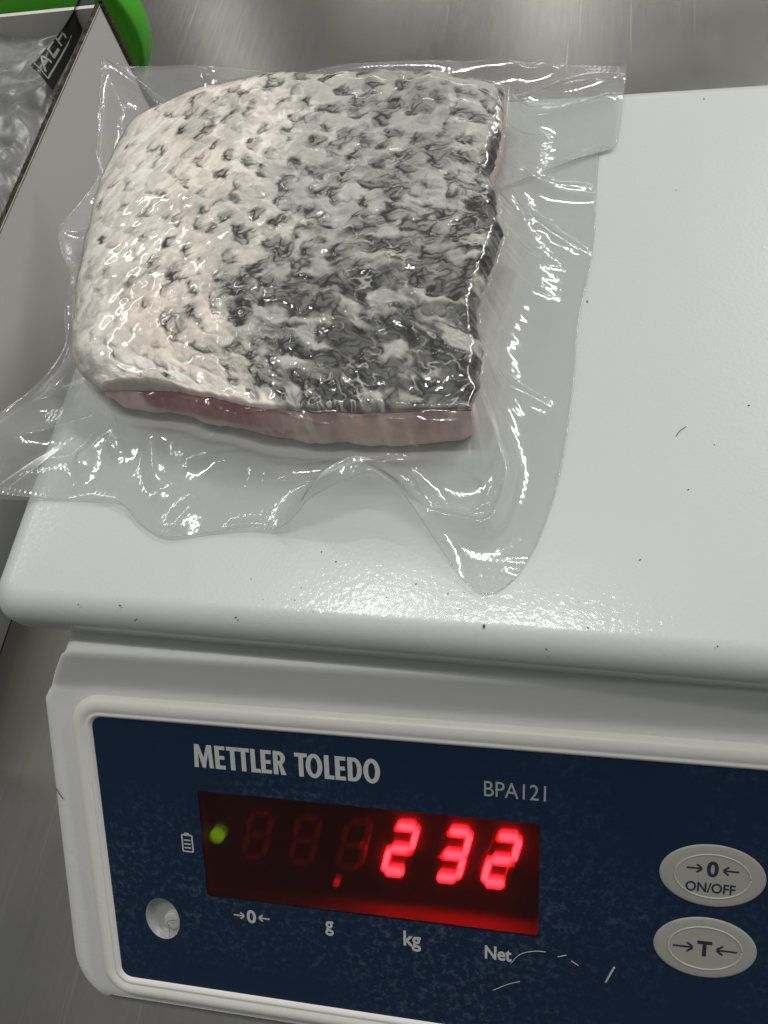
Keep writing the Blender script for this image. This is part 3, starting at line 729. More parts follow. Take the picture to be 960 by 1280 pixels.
colr = colr * (1 - smudge) + np.array([0.42, 0.42, 0.40]) * smudge
colr = colr * (0.84 + 0.08 * fib1 + 0.26 * (cloud - .5) + 0.20 * (cloud2 - .5) + 0.12)[..., None]
inkm = np.clip(0.15 + 1.1 * D, 0, 1)[..., None]; inkc = np.array([0.27, 0.27, 0.25]) * (1 - inkm) + ink * inkm
colr = colr * (1 - 0.86 * dark[..., None]) + inkc * 0.86 * dark[..., None]
colr = colr * (1 - 0.9 * dark2[..., None]) + black * 0.9 * dark2[..., None]
wl = ridge_lines(2.6, 8, 0.16)
streak = np.clip(sstep(0.55, 0.9, 1 - cloud2) * (0.36 + 0.22 * D) + 0.65 * wl * sstep(.35, .7, cl1) * sstep(.35, .7, D), 0, .8)
colr = colr * (1 - streak[..., None]) + np.array([0.58, 0.58, 0.54]) * streak[..., None]
rim = sstep(4.2, 0.8, dr + 1.6 * (cl3 - .5)) * sstep(0.2, 0.6, cl1 + 0.35 * T)
colr = colr * (1 - 0.85 * rim[..., None]) + black * 1.4 * 0.85 * rim[..., None]
pinkl = sstep(4., 0., dl) * 0.6
colr = colr * (1 - pinkl[..., None]) + np.array([0.66, 0.55, 0.50]) * pinkl[..., None]
pinkb = (sstep(3.2, .4, db + 1.2 * (cl3 - .5)) * (1 - .85 * sstep(.35, .6, SM)) * .9)[..., None]
colr = colr * (1 - pinkb) + np.array([0.76, 0.66, 0.60]) * pinkb
colr = np.stack([colr[..., k] + 0.42 * (colr[..., k] - gauss(colr[..., k], 1.6)) + 0.35 * (colr[..., k] - gauss(colr[..., k], 6)) for k in range(3)], -1)
colr = colr * np.array([1.015, 1.0, .975])
colr = np.clip(colr, 0.012, 0.90)
S, T = SM, TM
# relief: overlapping pockets, streaks, lumps (metres)
fade = np.minimum.reduce([sstep(0, 5, dl) + 0 * T, sstep(0, 3, dt) + 0 * S, sstep(0, 2, dr) + 0 * T, sstep(0, 2, db) + 0 * S])
relief = (0.36 + 0.44 * sstep(.1, .5, S)) * (0.0009 * (cloud - .5) + 0.0004 * (.5 - cloud2) - 0.00014 * ln1 - 0.00035 * warped(arcl, 9, 4) + 0.0010 * (pocket ** 0.7 * (0.55 + 0.5 * bdx)) * (0.4 + 0.6 * br) - 0.00022 * border * br2 - 0.0003 * tuft + 0.00045 * (fib2 - 0.5) + 0.0006 * (cl1 - 0.5) + 0.00014 * (fib1 - .5) + 0.00040 * (cl3 - .5) + 0.0006 * (fib3 - .5))
lumps = 0.0016 * (cl2 - 0.5)
zskin = ZT + ztop + fade * (relief + lumps)
skinV = np.concatenate([base[..., :2], zskin[..., None]], -1)

fish = thing('fish_fillet', 'scaled skin-on white fish piece sealed inside the clear bag', 'fish', tuple(np.r_[skinV[..., :2].reshape(-1, 2).mean(0), ZT]))
sk = link_mesh('skin', skinV.reshape(-1, 3), grid_faces(NTT, NS)[:, ::-1].copy(), M_SKIN, fish)
def pigment(ob, c):
    a = ob.data.attributes.new('pigment', 'FLOAT_COLOR', 'POINT')
    a.data.foreach_set('color', np.concatenate([c.reshape(-1, 3), np.ones((c.reshape(-1, 3).shape[0], 1))], 1).astype(np.float32).ravel())
pigment(sk, colr)
# --- flesh: the cut faces all round and the underside
def loop_idx(): return [(0, j) for j in range(NS)] + [(i, NS - 1) for i in range(1, NTT)] + [(NTT - 1, j) for j in range(NS - 2, -1, -1)] + [(i, 0) for i in range(NTT - 2, 0, -1)]
LI = loop_idx(); li_i = np.array([a for a, b in LI]); li_j = np.array([b for a, b in LI])
B0 = skinV[li_i, li_j]                              # skin border, top-left clockwise as seen
nL = len(LI)
ctr = B0[:, :2].mean(0)
outw = B0[:, :2] - ctr; outw /= np.linalg.norm(outw, axis=1)[:, None]
is_b = (li_i == NTT - 1); sb = li_j / (NS - 1.0)
# how far the underside stands out beyond the skin edge
push = np.full(nL, 0.0006)
push = np.where(is_b, 0.0002 + 0.0008 * sstep(0.02, 0.3, sb) * sstep(1.0, 0.9, sb), push)
push = np.where(li_j == NS - 1, -0.0040 + 0.0034 * sstep(.35, .05, li_i / NTT), push)
push = np.where(li_j == 0, -0.004, push)
pk = np.ones(25) / 25; push = np.convolve(np.r_[push[-12:], push, push[:12]], pk, 'valid')
ndir = np.where(is_b[:, None], np.array([0.0, -1.0])[None], outw)
NFL = 22; FLV = []; FLC = []
n1 = blob((NFL, nL), 4); n2 = blob((NFL, nL), 11); nb1 = blob((60, nL), 26)[30]; nb2 = blob((60, nL), 9)[30]; nf = blob((NFL, nL), 2.2)
for r in range(NFL):
    q = r / (NFL - 1)
    bulge = 0.0009 * math.sin(math.pi * q)
    off = push * (q ** 0.8) + bulge + 0.0007 * (n2[r] - .5) * (1 if 0 < r else 0)
    off = off + (0.0030 * (nb1 - .45) + 0.0014 * (nb2 - .5)) * q * q
    if r == NFL - 1: off = off - 0.0004
    xy = B0[:, :2] + ndir * off[:, None]
    z = B0[:, 2] * (1 - q) + (ZT + 0.0009) * q - (0.0003 if r == 0 else 0)
    FLV.append(np.c_[xy, z])
    c = np.array([0.78, 0.52, 0.46])[None] * (0.62 + 0.40 * n1[r] + 0.30 * n2[r])[:, None]
    palep = sstep(.45, .8, n2[r])[:, None] * .5; c = c * (1 - palep) + np.array([0.78, 0.66, 0.60]) * palep
    fat = sstep(.62, .9, nf[r] * .6 + .4 * n2[r])[:, None] * .55; c = c * (1 - fat) + np.array([0.84, 0.76, 0.70]) * fat
    blood = is_b * sstep(0.10, 0.17, sb) * sstep(0.62, 0.30, sb) * sstep(0.95, 0.30, q + 0.25 * (n2[r] - .5) + 0.55 * np.clip(0.2 - sb, 0, .2)) * (0.75 + 0.4 * n1[r])
    blood = np.clip(blood * 1.7, 0, 0.92)[:, None]; c = c * (1 - blood) + np.array([0.34, 0.055, 0.055]) * blood
    lo_ = (0.45 * sstep(0.5, 1.0, q)); c = c * (1 - lo_) + np.array([0.78, 0.66, 0.60]) * lo_
    FLC.append(c)
FLV = np.array(FLV); FLC = np.array(FLC)
V = np.r_[FLV.reshape(-1, 3), [[ctr[0], ctr[1], ZT + 0.0008]]]
F = [list(q) for q in grid_faces(NFL, nL, True)] + [[(NFL - 1) * nL + j, (NFL - 1) * nL + (j + 1) % nL, NFL * nL] for j in range(nL)]
fl = link_mesh('flesh', V, F, M_FLESH, fish)
pigment(fl, np.r_[FLC.reshape(-1, 3), [[.6, .5, .45]]])

# ================================================================== THE BAG
bag = thing('vacuum_bag', 'clear vacuum sealed plastic bag wrinkled around the fish piece', 'bag', tuple(np.r_[ctr, ZT]))
# --- film over the skin: follows the skin's lumps more loosely than the skin itself
strain = lic(gauss(rng.standard_normal(shape), 3.2), ang + 0.35 * wob, 30)
ridges = np.abs(fbm(shape, 11, 3) - 0.5)
crink = 0.00030 * np.exp(-(ridges / 0.035) ** 2) * sstep(0.25, 0.75, fbm(shape, 22, 2)) * (0.25 + 0.9 * sstep(0.3, 0.7, T))
tens = 0.10 + 1.25 * sstep(0.32, 0.72, T) * sstep(0.14, 0.5, S) * sstep(1.02, .85, S) + 0.10 * sstep(.3, .6, S)
zf0 = ZT + ztop + fade * (gauss(relief, 5.0) * 0.6 * tens + lumps + tens * (gauss(crink, 1.4) + 0.00012 * (strain - .5))) + 0.0007
st = 2
fi = np.r_[np.arange(0, NTT - 1, 1), NTT - 1]
for _ in range(46):
    i0, j0 = rng.uniform(.42, .95) * NTT, rng.uniform(.28, .97) * NS; a0 = rng.uniform(-.9, .5); l0, w0 = rng.uniform(1.2, 3.2), rng.uniform(.6, 1.1); h0 = rng.uniform(.16, .42) * 1e-3
    r0, r1, q0, q1 = max(int(i0 - 40), 0), int(i0 + 40), max(int(j0 - 40), 0), int(j0 + 40)
    dx = (xx[r0:r1, q0:q1] - j0) * mmx; dy = (yy[r0:r1, q0:q1] - i0) * mmy
    zf0[r0:r1, q0:q1] += h0 * np.exp(-((dx * math.cos(a0) + dy * math.sin(a0) + .25 * dy * dy) / l0) ** 2 - ((-dx * math.sin(a0) + dy * math.cos(a0) + .12 * dx * dx) / w0) ** 2) * fade[r0:r1, q0:q1]
filmV = np.concatenate([base[..., :2], zf0[..., None]], -1)

# --- outline of the bag
bag_top = [(130, 76, .012), (165, 84, .007), (250, 82, .003), (310, 86, .002), (360, 93, .002), (420, 85, .003), (480, 82, .003), (560, 78, .004), (620, 75, .005), (700, 80, .003), (783, 84, .003)]
bag_right = [(783, 84, .003), (778, 130, .002), (769, 184, .001), (750, 190, .0005), (743, 290, .0005), (735, 345, .0005), (723, 400, .0005), (718, 470, .0005), (708, 545, .0005), (698, 600, .0005), (686, 640, .0005), (669, 684, .0005), (648, 718, .0004)]
bag_bot = [(-15, 616, .004), (60, 623, .001), (120, 626, .0006), (153, 630, .0006), (175, 655, .0006), (208, 672, .0008), (260, 666, .001), (310, 661, .001), (352, 660, .002), (395, 630, .006), (430, 606, .010), (463, 598, .012), (492, 612, .0115), (518, 640, .008), (552, 688, .0035), (578, 722, .0012), (600, 742, .0005), (626, 737, .0004), (648, 718, .0004)]
bag_left = [(130, 76, .012), (124, 130, .009), (121, 190, .006), (124, 218, .004), (98, 255, .003), (75, 285, .003), (78, 318, .003), (90, 348, .003), (88, 400, .003), (84, 440, .003), (40, 490, .004), (-15, 536, .006), (-15, 616, .004)]
def out_side(pts): return np.array([P(x, y, ZT + z) for x, y, z in pts])
def match(pts, n, w=None):
    return resample(out_side(pts), n)
oT = match(bag_top, NS); oR = match(bag_right, NTT); oB = match(bag_bot, NS); oL = match(bag_left, NTT)
O = np.zeros((nL, 3))
O = np.concatenate([oT, oR[1:], oB[-2::-1], oL[-2:0:-1]])
B1 = filmV[li_i, li_j]
assert len(O) == nL
NR = 120
rr = (np.linspace(0, 1, NR) ** 1.35)[:, None]
RX = B1[None, :, :2] * (1 - rr[..., None]) + O[None, :, :2] * rr[..., None]
dist = np.linalg.norm(RX - B1[None, :, :2], axis=-1)
# drape: from the top edge of the fish down to the platter
fr_ = li_i / (NTT - 1.0)
Ld = np.full(nL, 0.0042)
Ld = np.where(is_b, 0.0030 + 0.0030 * sstep(.75, .95, sb), Ld)
Ld = np.where(li_j == NS - 1, 0.0040 + 0.0030 * np.abs(np.sin(fr_ * 9.0)), Ld)
Ld = np.where(li_j == 0, 0.0055, Ld)
pk = np.ones(41) / 41; Ld = np.convolve(np.r_[Ld[-20:], Ld, Ld[:20]], pk, 'valid')
stand = np.where(is_b, 0.0026, 0.0012); stand = np.convolve(np.r_[stand[-20:], stand, stand[:20]], pk, 'valid')
dd = np.clip(dist - stand[None], 0, None)
low = 0.0011
RZ = ZT + low + (B1[None, :, 2] - ZT - low) * np.exp(-(dd / Ld[None]) ** 1.25)
RZ = RZ + (O[None, :, 2] - ZT - 0.0004) * sstep(0.45, 1.0, rr) - (low - 0.0005) * rr
# radiating wrinkles
def ring_noise(s_):
    n_ = rng.standard_normal(nL); r = int(4 * s_); k_ = np.exp(-0.5 * (np.arange(-r, r + 1) / s_) ** 2); k_ /= k_.sum()
    n_ = np.convolve(np.r_[n_[-r:], n_, n_[:r]], k_, 'valid'); return n_ / n_.std()
a1, a2, a3 = ring_noise(9), ring_noise(22), ring_noise(5)
calm = np.where((li_j == NS - 1), 0.30, 1.0); pk = np.ones(81) / 81; calm = np.convolve(np.r_[calm[-40:], calm, calm[:40]], pk, 'valid')[None]
env = sstep(0.0, 0.0025, dist) * np.exp(-dist / 0.030) * calm
RZ += env * (0.0007 * a1 + 0.0014 * a2 + 0.0001 * a3)[None] * sstep(0, 1, 1 - rr) 
RZ += 0.0006 * calm * sstep(0.002, .02, dist) * (gauss(rng.standard_normal(RX.shape[:2]), 20) * 20 * 0.6) * (1 - 0.7 * rr)
def aniso(sr, st):
    n_ = rng.standard_normal(RX.shape[:2])
    for ax, sg in ((0, sr), (1, st)):
        r = int(3 * sg); k_ = np.exp(-0.5 * (np.arange(-r, r + 1) / sg) ** 2)
        n_ = np.apply_along_axis(lambda v: np.convolve(np.pad(v, r, mode='wrap' if ax == 1 else 'edge'), k_, 'valid'), ax, n_)
    return n_ / n_.std()
cr1 = aniso(30, 14)
crease = np.exp(-np.abs(cr1) / 0.20) * 0.0006 * sstep(0.6, 1.6, aniso(22, 34))
RZ += crease * calm * sstep(0.0015, 0.006, dist) * sstep(1.0, 0.75, rr)
# named folds: pixel path, height, width, sharp?
folds = [
 ([(133, 84, .010), (180, 106, .009), (228, 136, .010)], .0030, .0014, 1), ([(150, 104, .006), (185, 121, .006), (232, 140, .010)], .0014, .0012, 1),
 ([(125, 160), (150, 158), (175, 155)], .0012, .0015, 1), ([(124, 200), (150, 190)], .001, .002, 0),
 ([(648, 165), (692, 146), (772, 121)], .0026, .0014, 1), ([(640, 150), (652, 130), (700, 108), (775, 98)], .0020, .0018, 1),
 ([(630, 222), (700, 238), (760, 243)], .0016, .0013, 1), ([(626, 237), (660, 228), (692, 232), (735, 228)], .0017, .0011, 1),
 ([(626, 238), (652, 267), (690, 291), (735, 312)], .0018, .0012, 1), ([(628, 232), (655, 187), (684, 166)], .0010, .0012, 1),
 ([(606, 482), (637, 484), (690, 505)], .0014, .0014, 1), ([(606, 345), (635, 360), (690, 372)], .0008, .0018, 0),
 ([(604, 518), (622, 560), (633, 602), (613, 655), (570, 650), (526, 640)], .0050, .0016, 1), ([(600, 520), (596, 560), (590, 592)], .0030, .0014, 1),
 ([(592, 640), (605, 630), (612, 632)], .0015, .0010, 1), ([(516, 588), (528, 615), (545, 640)], .0030, .0014, 1),
 ([(378, 648), (430, 603), (470, 592), (522, 583)], .0060, .0022, 1), ([(463, 600), (500, 632), (530, 690)], .0025, .0030, 0),
 ([(152, 512), (154, 535), (156, 560)], .0022, .0012, 1), ([(186, 530), (190, 570), (196, 610)], .0020, .0022, 0),
 ([(140, 520), (90, 528), (25, 545)], .0022, .0014, 1), ([(128, 508), (80, 490), (35, 505)], .0020, .0014, 1), ([(140, 530), (110, 560), (95, 600)], .0013, .0020, 0),
 ([(236, 560), (265, 553), (295, 550)], .0022, .0010, 1), ([(232, 580), (262, 566)], .0014, .0009, 1), ([(330, 560), (372, 566), (420, 558)], .0016, .0009, 1), ([(345, 600), (400, 602)], .0010, .0010, 1),
 ([(215, 662), (230, 640), (250, 620)], .0010, .0030, 0), ([(85, 622), (130, 626), (152, 632)], .0012, .0008, 1), ([(280, 655), (330, 652)], .0012, .0010, 1), ([(96, 560), (102, 590)], .0012, .0012, 1), ([(138, 545), (141, 570)], .0014, .0009, 1),
 ([(255, 100), (262, 92), (268, 86)], .0014, .0012, 1), ([(400, 90), (470, 86), (560, 84)], .0012, .0020, 0), ([(640, 84), (660, 90), (700, 86)], .0016, .0012, 1),
 ([(80, 290), (100, 288), (118, 286)], .0012, .0009, 1),
 ([(630, 692), (700, 694)], .0004, .0006, 1), ([(632, 702), (650, 707), (690, 706)], .0004, .0005, 1)]
for pts, hgt, wdt, sharp in folds:
    q = np.array([P(p[0], p[1], ZT + (p[2] if len(p) > 2 else .003))[:2] for p in pts]); q = resample(q, 24)
    mind = np.full(RX.shape[:2], 9.0); par = np.zeros(RX.shape[:2])
    bb = (RX[..., 0] > q[:, 0].min() - .012) & (RX[..., 0] < q[:, 0].max() + .012) & (RX[..., 1] > q[:, 1].min() - .012) & (RX[..., 1] < q[:, 1].max() + .012)
    X2 = RX[bb]; md = np.full(len(X2), 9.0); pr = np.zeros(len(X2))
    for k2 in range(len(q) - 1):
        a, b = q[k2], q[k2 + 1]; ab = b - a; tt = np.clip(((X2 - a) @ ab) / (ab @ ab + 1e-12), 0, 1)
        d = np.linalg.norm(X2 - (a + tt[:, None] * ab), axis=1); mm_ = d < md
        md = np.where(mm_, d, md); pr = np.where(mm_, (k2 + tt) / (len(q) - 1), pr)
    e = np.sqrt(np.clip(np.sin(np.pi * np.clip(pr, 0.02, 0.98)), 0, 1))
    wdt = wdt * 1.25; add = hgt * 1.3 * e * (np.exp(-np.sqrt(md ** 2 + (wdt * .25) ** 2) / wdt) * 1.25 if sharp else np.exp(-(md / wdt) ** 2))
    add = add * sstep(0.0, 0.0012, dist[bb])
    tmp = RZ[bb]; RZ[bb] = tmp + add
RZ = np.maximum(RZ, ZT + 0.0010 - 0.0006 * rr)
RZ[0] = B1[:, 2]
ringV = np.concatenate([RX, RZ[..., None]], -1)
# weld ring and top of the film into one part each
tf = link_mesh('film_over_fish', filmV.reshape(-1, 3), grid_faces(NTT, NS)[:, ::-1].copy(), M_FILM, bag)
rg = link_mesh('film_skirt', ringV.reshape(-1, 3), grid_faces(NR, nL, True), M_FILM_RING, bag)
def set_milk(ob, world, near=1.0):
    # where the sheet lies wet against the platter it is nearly clear
    q0, q1 = P(660, 400, ZT), P(560, 690, ZT)
    x, y = world[:, 0], world[:, 1]
    m_ = 1 - 0.62 * sstep(P(615, 400, ZT)[0], P(668, 400, ZT)[0], x) * sstep(P(700, 250, ZT)[1], P(700, 400, ZT)[1], y) - 0.72 * sstep(P(500, 640, ZT)[1], P(560, 715, ZT)[1], y) * sstep(P(430, 700, ZT)[0], P(520, 700, ZT)[0], x)
    a = ob.data.attributes.new('milk', 'FLOAT', 'POINT'); a.data.foreach_set('value', (np.clip(m_, 0.18, 1) * near).astype(np.float32))
set_milk(rg, ringV.reshape(-1, 3), (0.25 + 0.75 * sstep(.003, .012, dist)).ravel())
# --- the flat back sheet
bk_bot = [(-15, 622, .003), (60, 626, .0003), (120, 629, .0003), (175, 657, .0003), (208, 674, .0003), (260, 668, .0003), (310, 665, .0003), (360, 671, .0003), (423, 678, .0003), (470, 672, .0003), (520, 690, .0003), (552, 712, .0003), (578, 732, .0003), (600, 744, .0003), (626, 738, .0003), (648, 718, .0004)]
oB2 = match(bk_bot, NS)
O2 = np.concatenate([oT, oR[1:], oB2[-2::-1], oL[-2:0:-1]])[::3].copy()
O2[:, 2] = ZT + 0.00035 + np.clip(O2[:, 2] - ZT - .0005, 0, 1) * 0.75
k = len(O2); V = []; NB = 14
for r in range(NB):
    q = r / (NB - 1); c3 = np.array([ctr[0], ctr[1], 0])
    v = O2.copy(); v[:, :2] = O2[:, :2] * (1 - q * .8) + ctr * q * .8; v[:, 2] = ZT + .00035 + (O2[:, 2] - ZT - .00035) * sstep(.45, 0, q)
    V.append(v)
V = np.r_[np.array(V).reshape(-1, 3), [[ctr[0], ctr[1], ZT + .00035]]]
F = [list(q)[::-1] for q in grid_faces(NB, k, True)] + [[(NB - 1) * k + (j + 1) % k, (NB - 1) * k + j, NB * k] for j in range(k)]
set_milk(link_mesh('back_sheet', V, F, M_FILM_BACK, bag), np.asarray(V))
# --- cut rims
rim_pts = ringV[-1][::4]; rim_pts = np.r_[rim_pts, rim_pts[:1]]
tube('film_rim', rim_pts + [0, 0, .0001], 0.00009, M_FILM_EDGE, bag, 5)

# ================================================================== THE CARTON ON THE LEFT
M_CARD = enamel('white_carton', (0.62, 0.615, 0.58), rough=0.55, orange=0.05)
M_CARDIN = flat('carton_inside', (0.60, 0.59, 0.55), 0.7)
def kraft():
    mm, nt, b = mat('kraft_core')
    v = mapped(nt, (300, 160, 1400)); n = N(nt, 'ShaderNodeTexNoise', Scale=1.5, Detail=4.0); nt.links.new(v, n.inputs['Vector'])
    r = ramp(nt, n.outputs['Fac'], [(0.42, (0.010, 0.008, 0.006)), (0.72, (0.11, 0.075, 0.038))]); nt.links.new(r.outputs[0], b.inputs['Base Color'])
    b.inputs['Roughness'].default_value = 0.9; return mm
M_KRAFT = kraft()
ZB = 0.0805
cr = P(125, 5, ZB)                                  # the carton's far right top corner
bx1, by1 = cr[0], cr[1]; bx0, by0 = bx1 - 0.23, -0.03; th_ = 0.0022
carton = thing('cardboard_carton', 'open white carton with raw brown edges left of the scale', 'box', ((bx0 + bx1) / 2, (by0 + by1) / 2, 0))
def slab(name, x0, y0, z0, x1, y1, z1, mats, edge_top, parent, inner=None):
    """wall: faces in material 0, top and end edges in material 1, inner face in material 2"""
    nseg = 60
    V = [(x0, y0, z0), (x1, y0, z0), (x1, y1, z0), (x0, y1, z0), (x0, y0, z1), (x1, y0, z1), (x1, y1, z1), (x0, y1, z1)]
    F = [[3, 2, 1, 0], [4, 5, 6, 7], [0, 1, 5, 4], [1, 2, 6, 5], [2, 3, 7, 6], [3, 0, 4, 7]]
    ob = link_mesh(name, V, F, mats, parent, smooth=False)
    for i, f in enumerate(ob.data.polygons): f.material_index = edge_top[i]
    return ob
wm = [M_CARD, M_KRAFT, M_CARDIN]
# right wall, with its raw far end showing beside the corner
slab('side_wall', bx1 - th_, by0, 0.0004, bx1, by1, ZB, wm, [0, 1, 1, 0, 1, 2], carton)
slab('side_wall', bx0, by0, 0.0004, bx0 + th_, by1, ZB, wm, [0, 1, 1, 2, 1, 0], carton)
slab('end_wall', bx0 + th_, by1 - th_ - .0005, 0.0004, bx1 - th_ - .0002, by1 - .0005, ZB + .0002, wm, [0, 2, 2, 1, 0, 1], carton)
slab('end_wall', bx0 + th_, by0, 0.0004, bx1 - th_ - .0002, by0 + th_, ZB, wm, [0, 1, 0, 1, 2, 1], carton)
slab('floor_panel', bx0 + th_, by0 + th_, 0.0004, bx1 - th_ - .0002, by1 - th_ - .001, 0.0034, wm, [0, 2, 0, 0, 0, 0], carton)
# crumbled raw rim on the right wall
V = []; F = []; yy_ = np.linspace(by0, by1, 260)
for i, y in enumerate(yy_):
    j = 0.0006 * random.random(); h = ZB + 0.0001 + 0.0009 * random.random()
    V += [(bx1 - th_ - .0003, y, ZB - .001), (bx1 - th_ * .7, y, h), (bx1 - .0009 - j, y, h + .0002), (bx1 + .00015, y, ZB - .0008)]
F = [list(q)[::-1] for q in grid_faces(260, 4)]
link_mesh('torn_rim', V, F, M_KRAFT, carton, smooth=False)
V = []; F = []; zz_ = np.linspace(.001, ZB, 90)
for i, z in enumerate(zz_):
    j = 0.0007 * random.random()
    V += [(bx1 + .0002, by1 - .001, z), (bx1 + .0009 + j * .5, by1 + .0004, z), (bx1 + .0007 + j, by1 + .0022, z), (bx1 - .002, by1 + .0026, z)]
link_mesh('torn_edge', V, [list(q) for q in grid_faces(90, 4)], M_KRAFT, carton, smooth=False)

# --- crumpled packets in the carton
def pillow(name, cx, cy_, cz, rx, ry, rz, rot, mat_, seed, amp=0.004, n=90, tilt=(0, 0)):
    r = np.random.default_rng(seed)
    u = np.linspace(-1, 1, n); X2, Y2 = np.meshgrid(u, u)
    def nz(s_): g = gauss(r.standard_normal((n, n)), s_); return g / g.std()
    cre = -np.abs(nz(7)) * 0.9 - np.abs(nz(3.5)) * 0.35 + 0.8
    prof_ = ((1 - X2 ** 4) * (1 - Y2 ** 4)) ** 0.5
    out = []
    for sg in (1, -1):
        z = sg * rz * prof_ + amp * cre * (0.35 + 0.65 * prof_) * (1 if sg > 0 else .4)
        out.append(np.stack([X2 * rx * (1 + .05 * nz(12)), Y2 * ry * (1 + .05 * nz(12)), z], -1))
    out[1][0], out[1][-1], out[1][:, 0], out[1][:, -1] = out[0][0], out[0][-1], out[0][:, 0], out[0][:, -1]
    out[1][..., 2] = np.minimum(out[1][..., 2], out[0][..., 2])
    V = np.concatenate([out[0].reshape(-1, 3), out[1].reshape(-1, 3)])
    c_, s_ = math.cos(rot), math.sin(rot)
    Rm = np.array(Matrix.Rotation(rot, 3, 'Z') @ Matrix.Rotation(tilt[0], 3, 'X') @ Matrix.Rotation(tilt[1], 3, 'Y'))
    V = V @ Rm.T + [cx, cy_, cz]
    g = grid_faces(n, n)
    return link_mesh(name, V, np.concatenate([g, g[:, ::-1] + n * n]), mat_, None), out, Rm
M_GREYPACK = flat('dark_packet_content', (0.07, 0.07, 0.072), 0.5); M_PALEPACK = flat('pale_packet_content', (0.36, 0.36, 0.34), 0.6)
def packet(px, py, z, rx, ry, rz, rot, seed, label, inner, tilt=(0, 0)):
    c = P(px, py, z)
    o, _, _ = pillow('plastic_packet', c[0], c[1], c[2], rx, ry, rz, rot, M_PACKET, seed, tilt=tilt)
    tag(o, label, 'packet', 'packets lying in the carton')
    q, _, _ = pillow('packet_filling', c[0], c[1], c[2] - .002, rx * .82, ry * .82, rz * .7, rot, inner, seed + 1, amp=.002, n=40, tilt=tilt)
    setparent(q, o)
    return o
packet(6, 112, .058, .048, .036, .009, 0.25, 21, 'cloudy plastic packet lying against the inner far corner of the carton', M_PALEPACK, (0.25, 0))
packet(-10, 140, .058, .042, .045, .011, -0.3, 31, 'crumpled clear packet in the carton below the black label', M_GREYPACK, (0.1, .1))
packet(-25, 230, .050, .035, .050, .012, 0.2, 41, 'dark crumpled packet at the near end of the visible carton inside', M_GREYPACK)
# --- black printed pouch between the packets and the wall
def pouch():
    # a bent strip from the far corner down towards the viewer
    pxs = [((106, -22), (136, -30)), ((92, 14), (116, -4)), ((72, 44), (104, 30)), ((56, 62), (86, 70)), ((38, 82), (64, 110))]
    L_ = [P(a[0], a[1], ZB - .002 + .004 * (1 - i / 4)) for i, (a, b) in enumerate(pxs)]
    R_ = [P(b[0], b[1], ZB - .006 - .001 * i) for i, (a, b) in enumerate(pxs)]
    Lc = resample(L_, 30); Rc = resample(R_, 30); V = []
    for a, b in zip(Lc, Rc):
        for t_ in np.linspace(0, 1, 12): V.append(a * (1 - t_) + b * t_ + [0, 0, .003 * math.sin(math.pi * t_)])
    V = np.array(V); nV = len(V); V2 = V - [0, 0, .0012]
    g = grid_faces(30, 12)
    ob = link_mesh('printed_pouch', np.r_[V, V2], np.concatenate([g, g[:, ::-1] + nV]), M_POUCH)
    return ob, Lc, Rc
M_POUCH = flat('black_pouch', (0.012, 0.013, 0.015), 0.32)
M_POUCHPRINT = flat('grey_pouch_print', (0.30, 0.30, 0.29), 0.4)
po, Lc, Rc = pouch(); tag(po, 'black pouch printed ACH in a frame, standing in the carton', 'pouch')
def on_pouch(a, b):                                  # a along (0 far, 1 near), b across
    i = a * 29; k2 = int(min(i, 28)); f = i - k2
    l = Lc[k2] * (1 - f) + Lc[k2 + 1] * f; r = Rc[k2] * (1 - f) + Rc[k2 + 1] * f
    return l * (1 - b) + r * b + [0, 0, .003 * math.sin(math.pi * b) + .0005]
def pouch_mesh(name, quads):
    V = []; F = []
    for poly in quads:
        i = len(V); V += [on_pouch(a, b) for a, b in poly]; F.append(list(range(i, len(V))))
    ob = link_mesh(name, V, F, M_POUCHPRINT, po, smooth=False); return ob
def seg2(a, b, w_):
    a = np.array(a); b = np.array(b); d = b - a; d = d / np.linalg.norm(d); q = np.array([-d[1], d[0]]) * w_ / 2
    out = []
    for t0 in range(4):
        p, r = a + (b - a) * t0 / 4, a + (b - a) * (t0 + 1) / 4; out.append([p - q, r - q, r + q, p + q])
    return out
LM = float(np.linalg.norm(np.diff((Lc + Rc) / 2, axis=0), axis=1).sum() * 1000); WM = float(np.linalg.norm(Rc - Lc, axis=1)[18:].mean() * 1000)
def mmq(segs, w_):
    Q = []
    for a, b in segs:
        for poly in seg2((a[0] * LM, a[1] * WM), (b[0] * LM, b[1] * WM), w_): Q.append([(p[0] / LM, p[1] / WM) for p in poly])
    return Q
fr0, fr1_, g0, g1 = .60, .975, .20, .86
pouch_mesh('print_frame', mmq([((fr0, g0), (fr1_, g0)), ((fr1_, g0), (fr1_, g1)), ((fr1_, g1), (fr0, g1)), ((fr0, g1), (fr0, g0))], .45))
LET = dict(A=[((0, 1), (.5, 0)), ((.5, 0), (1, 1)), ((.2, .65), (.8, .65))], C=[((1, .08), (.1, .08)), ((.1, 0), (.1, 1)), ((.1, .92), (1, .92))], H=[((.05, 0), (.05, 1)), ((.95, 0), (.95, 1)), ((.05, .5), (.95, .5))])
for k2, ch in enumerate('ACH'):
    a0 = .955 - k2 * .115
    f_ = lambda x, y: (a0 - .085 * x - .02 * (1 - y), .32 + .42 * y)
    pouch_mesh('print_letter', mmq([(f_(*p), f_(*q)) for p, q in LET[ch]], .95))

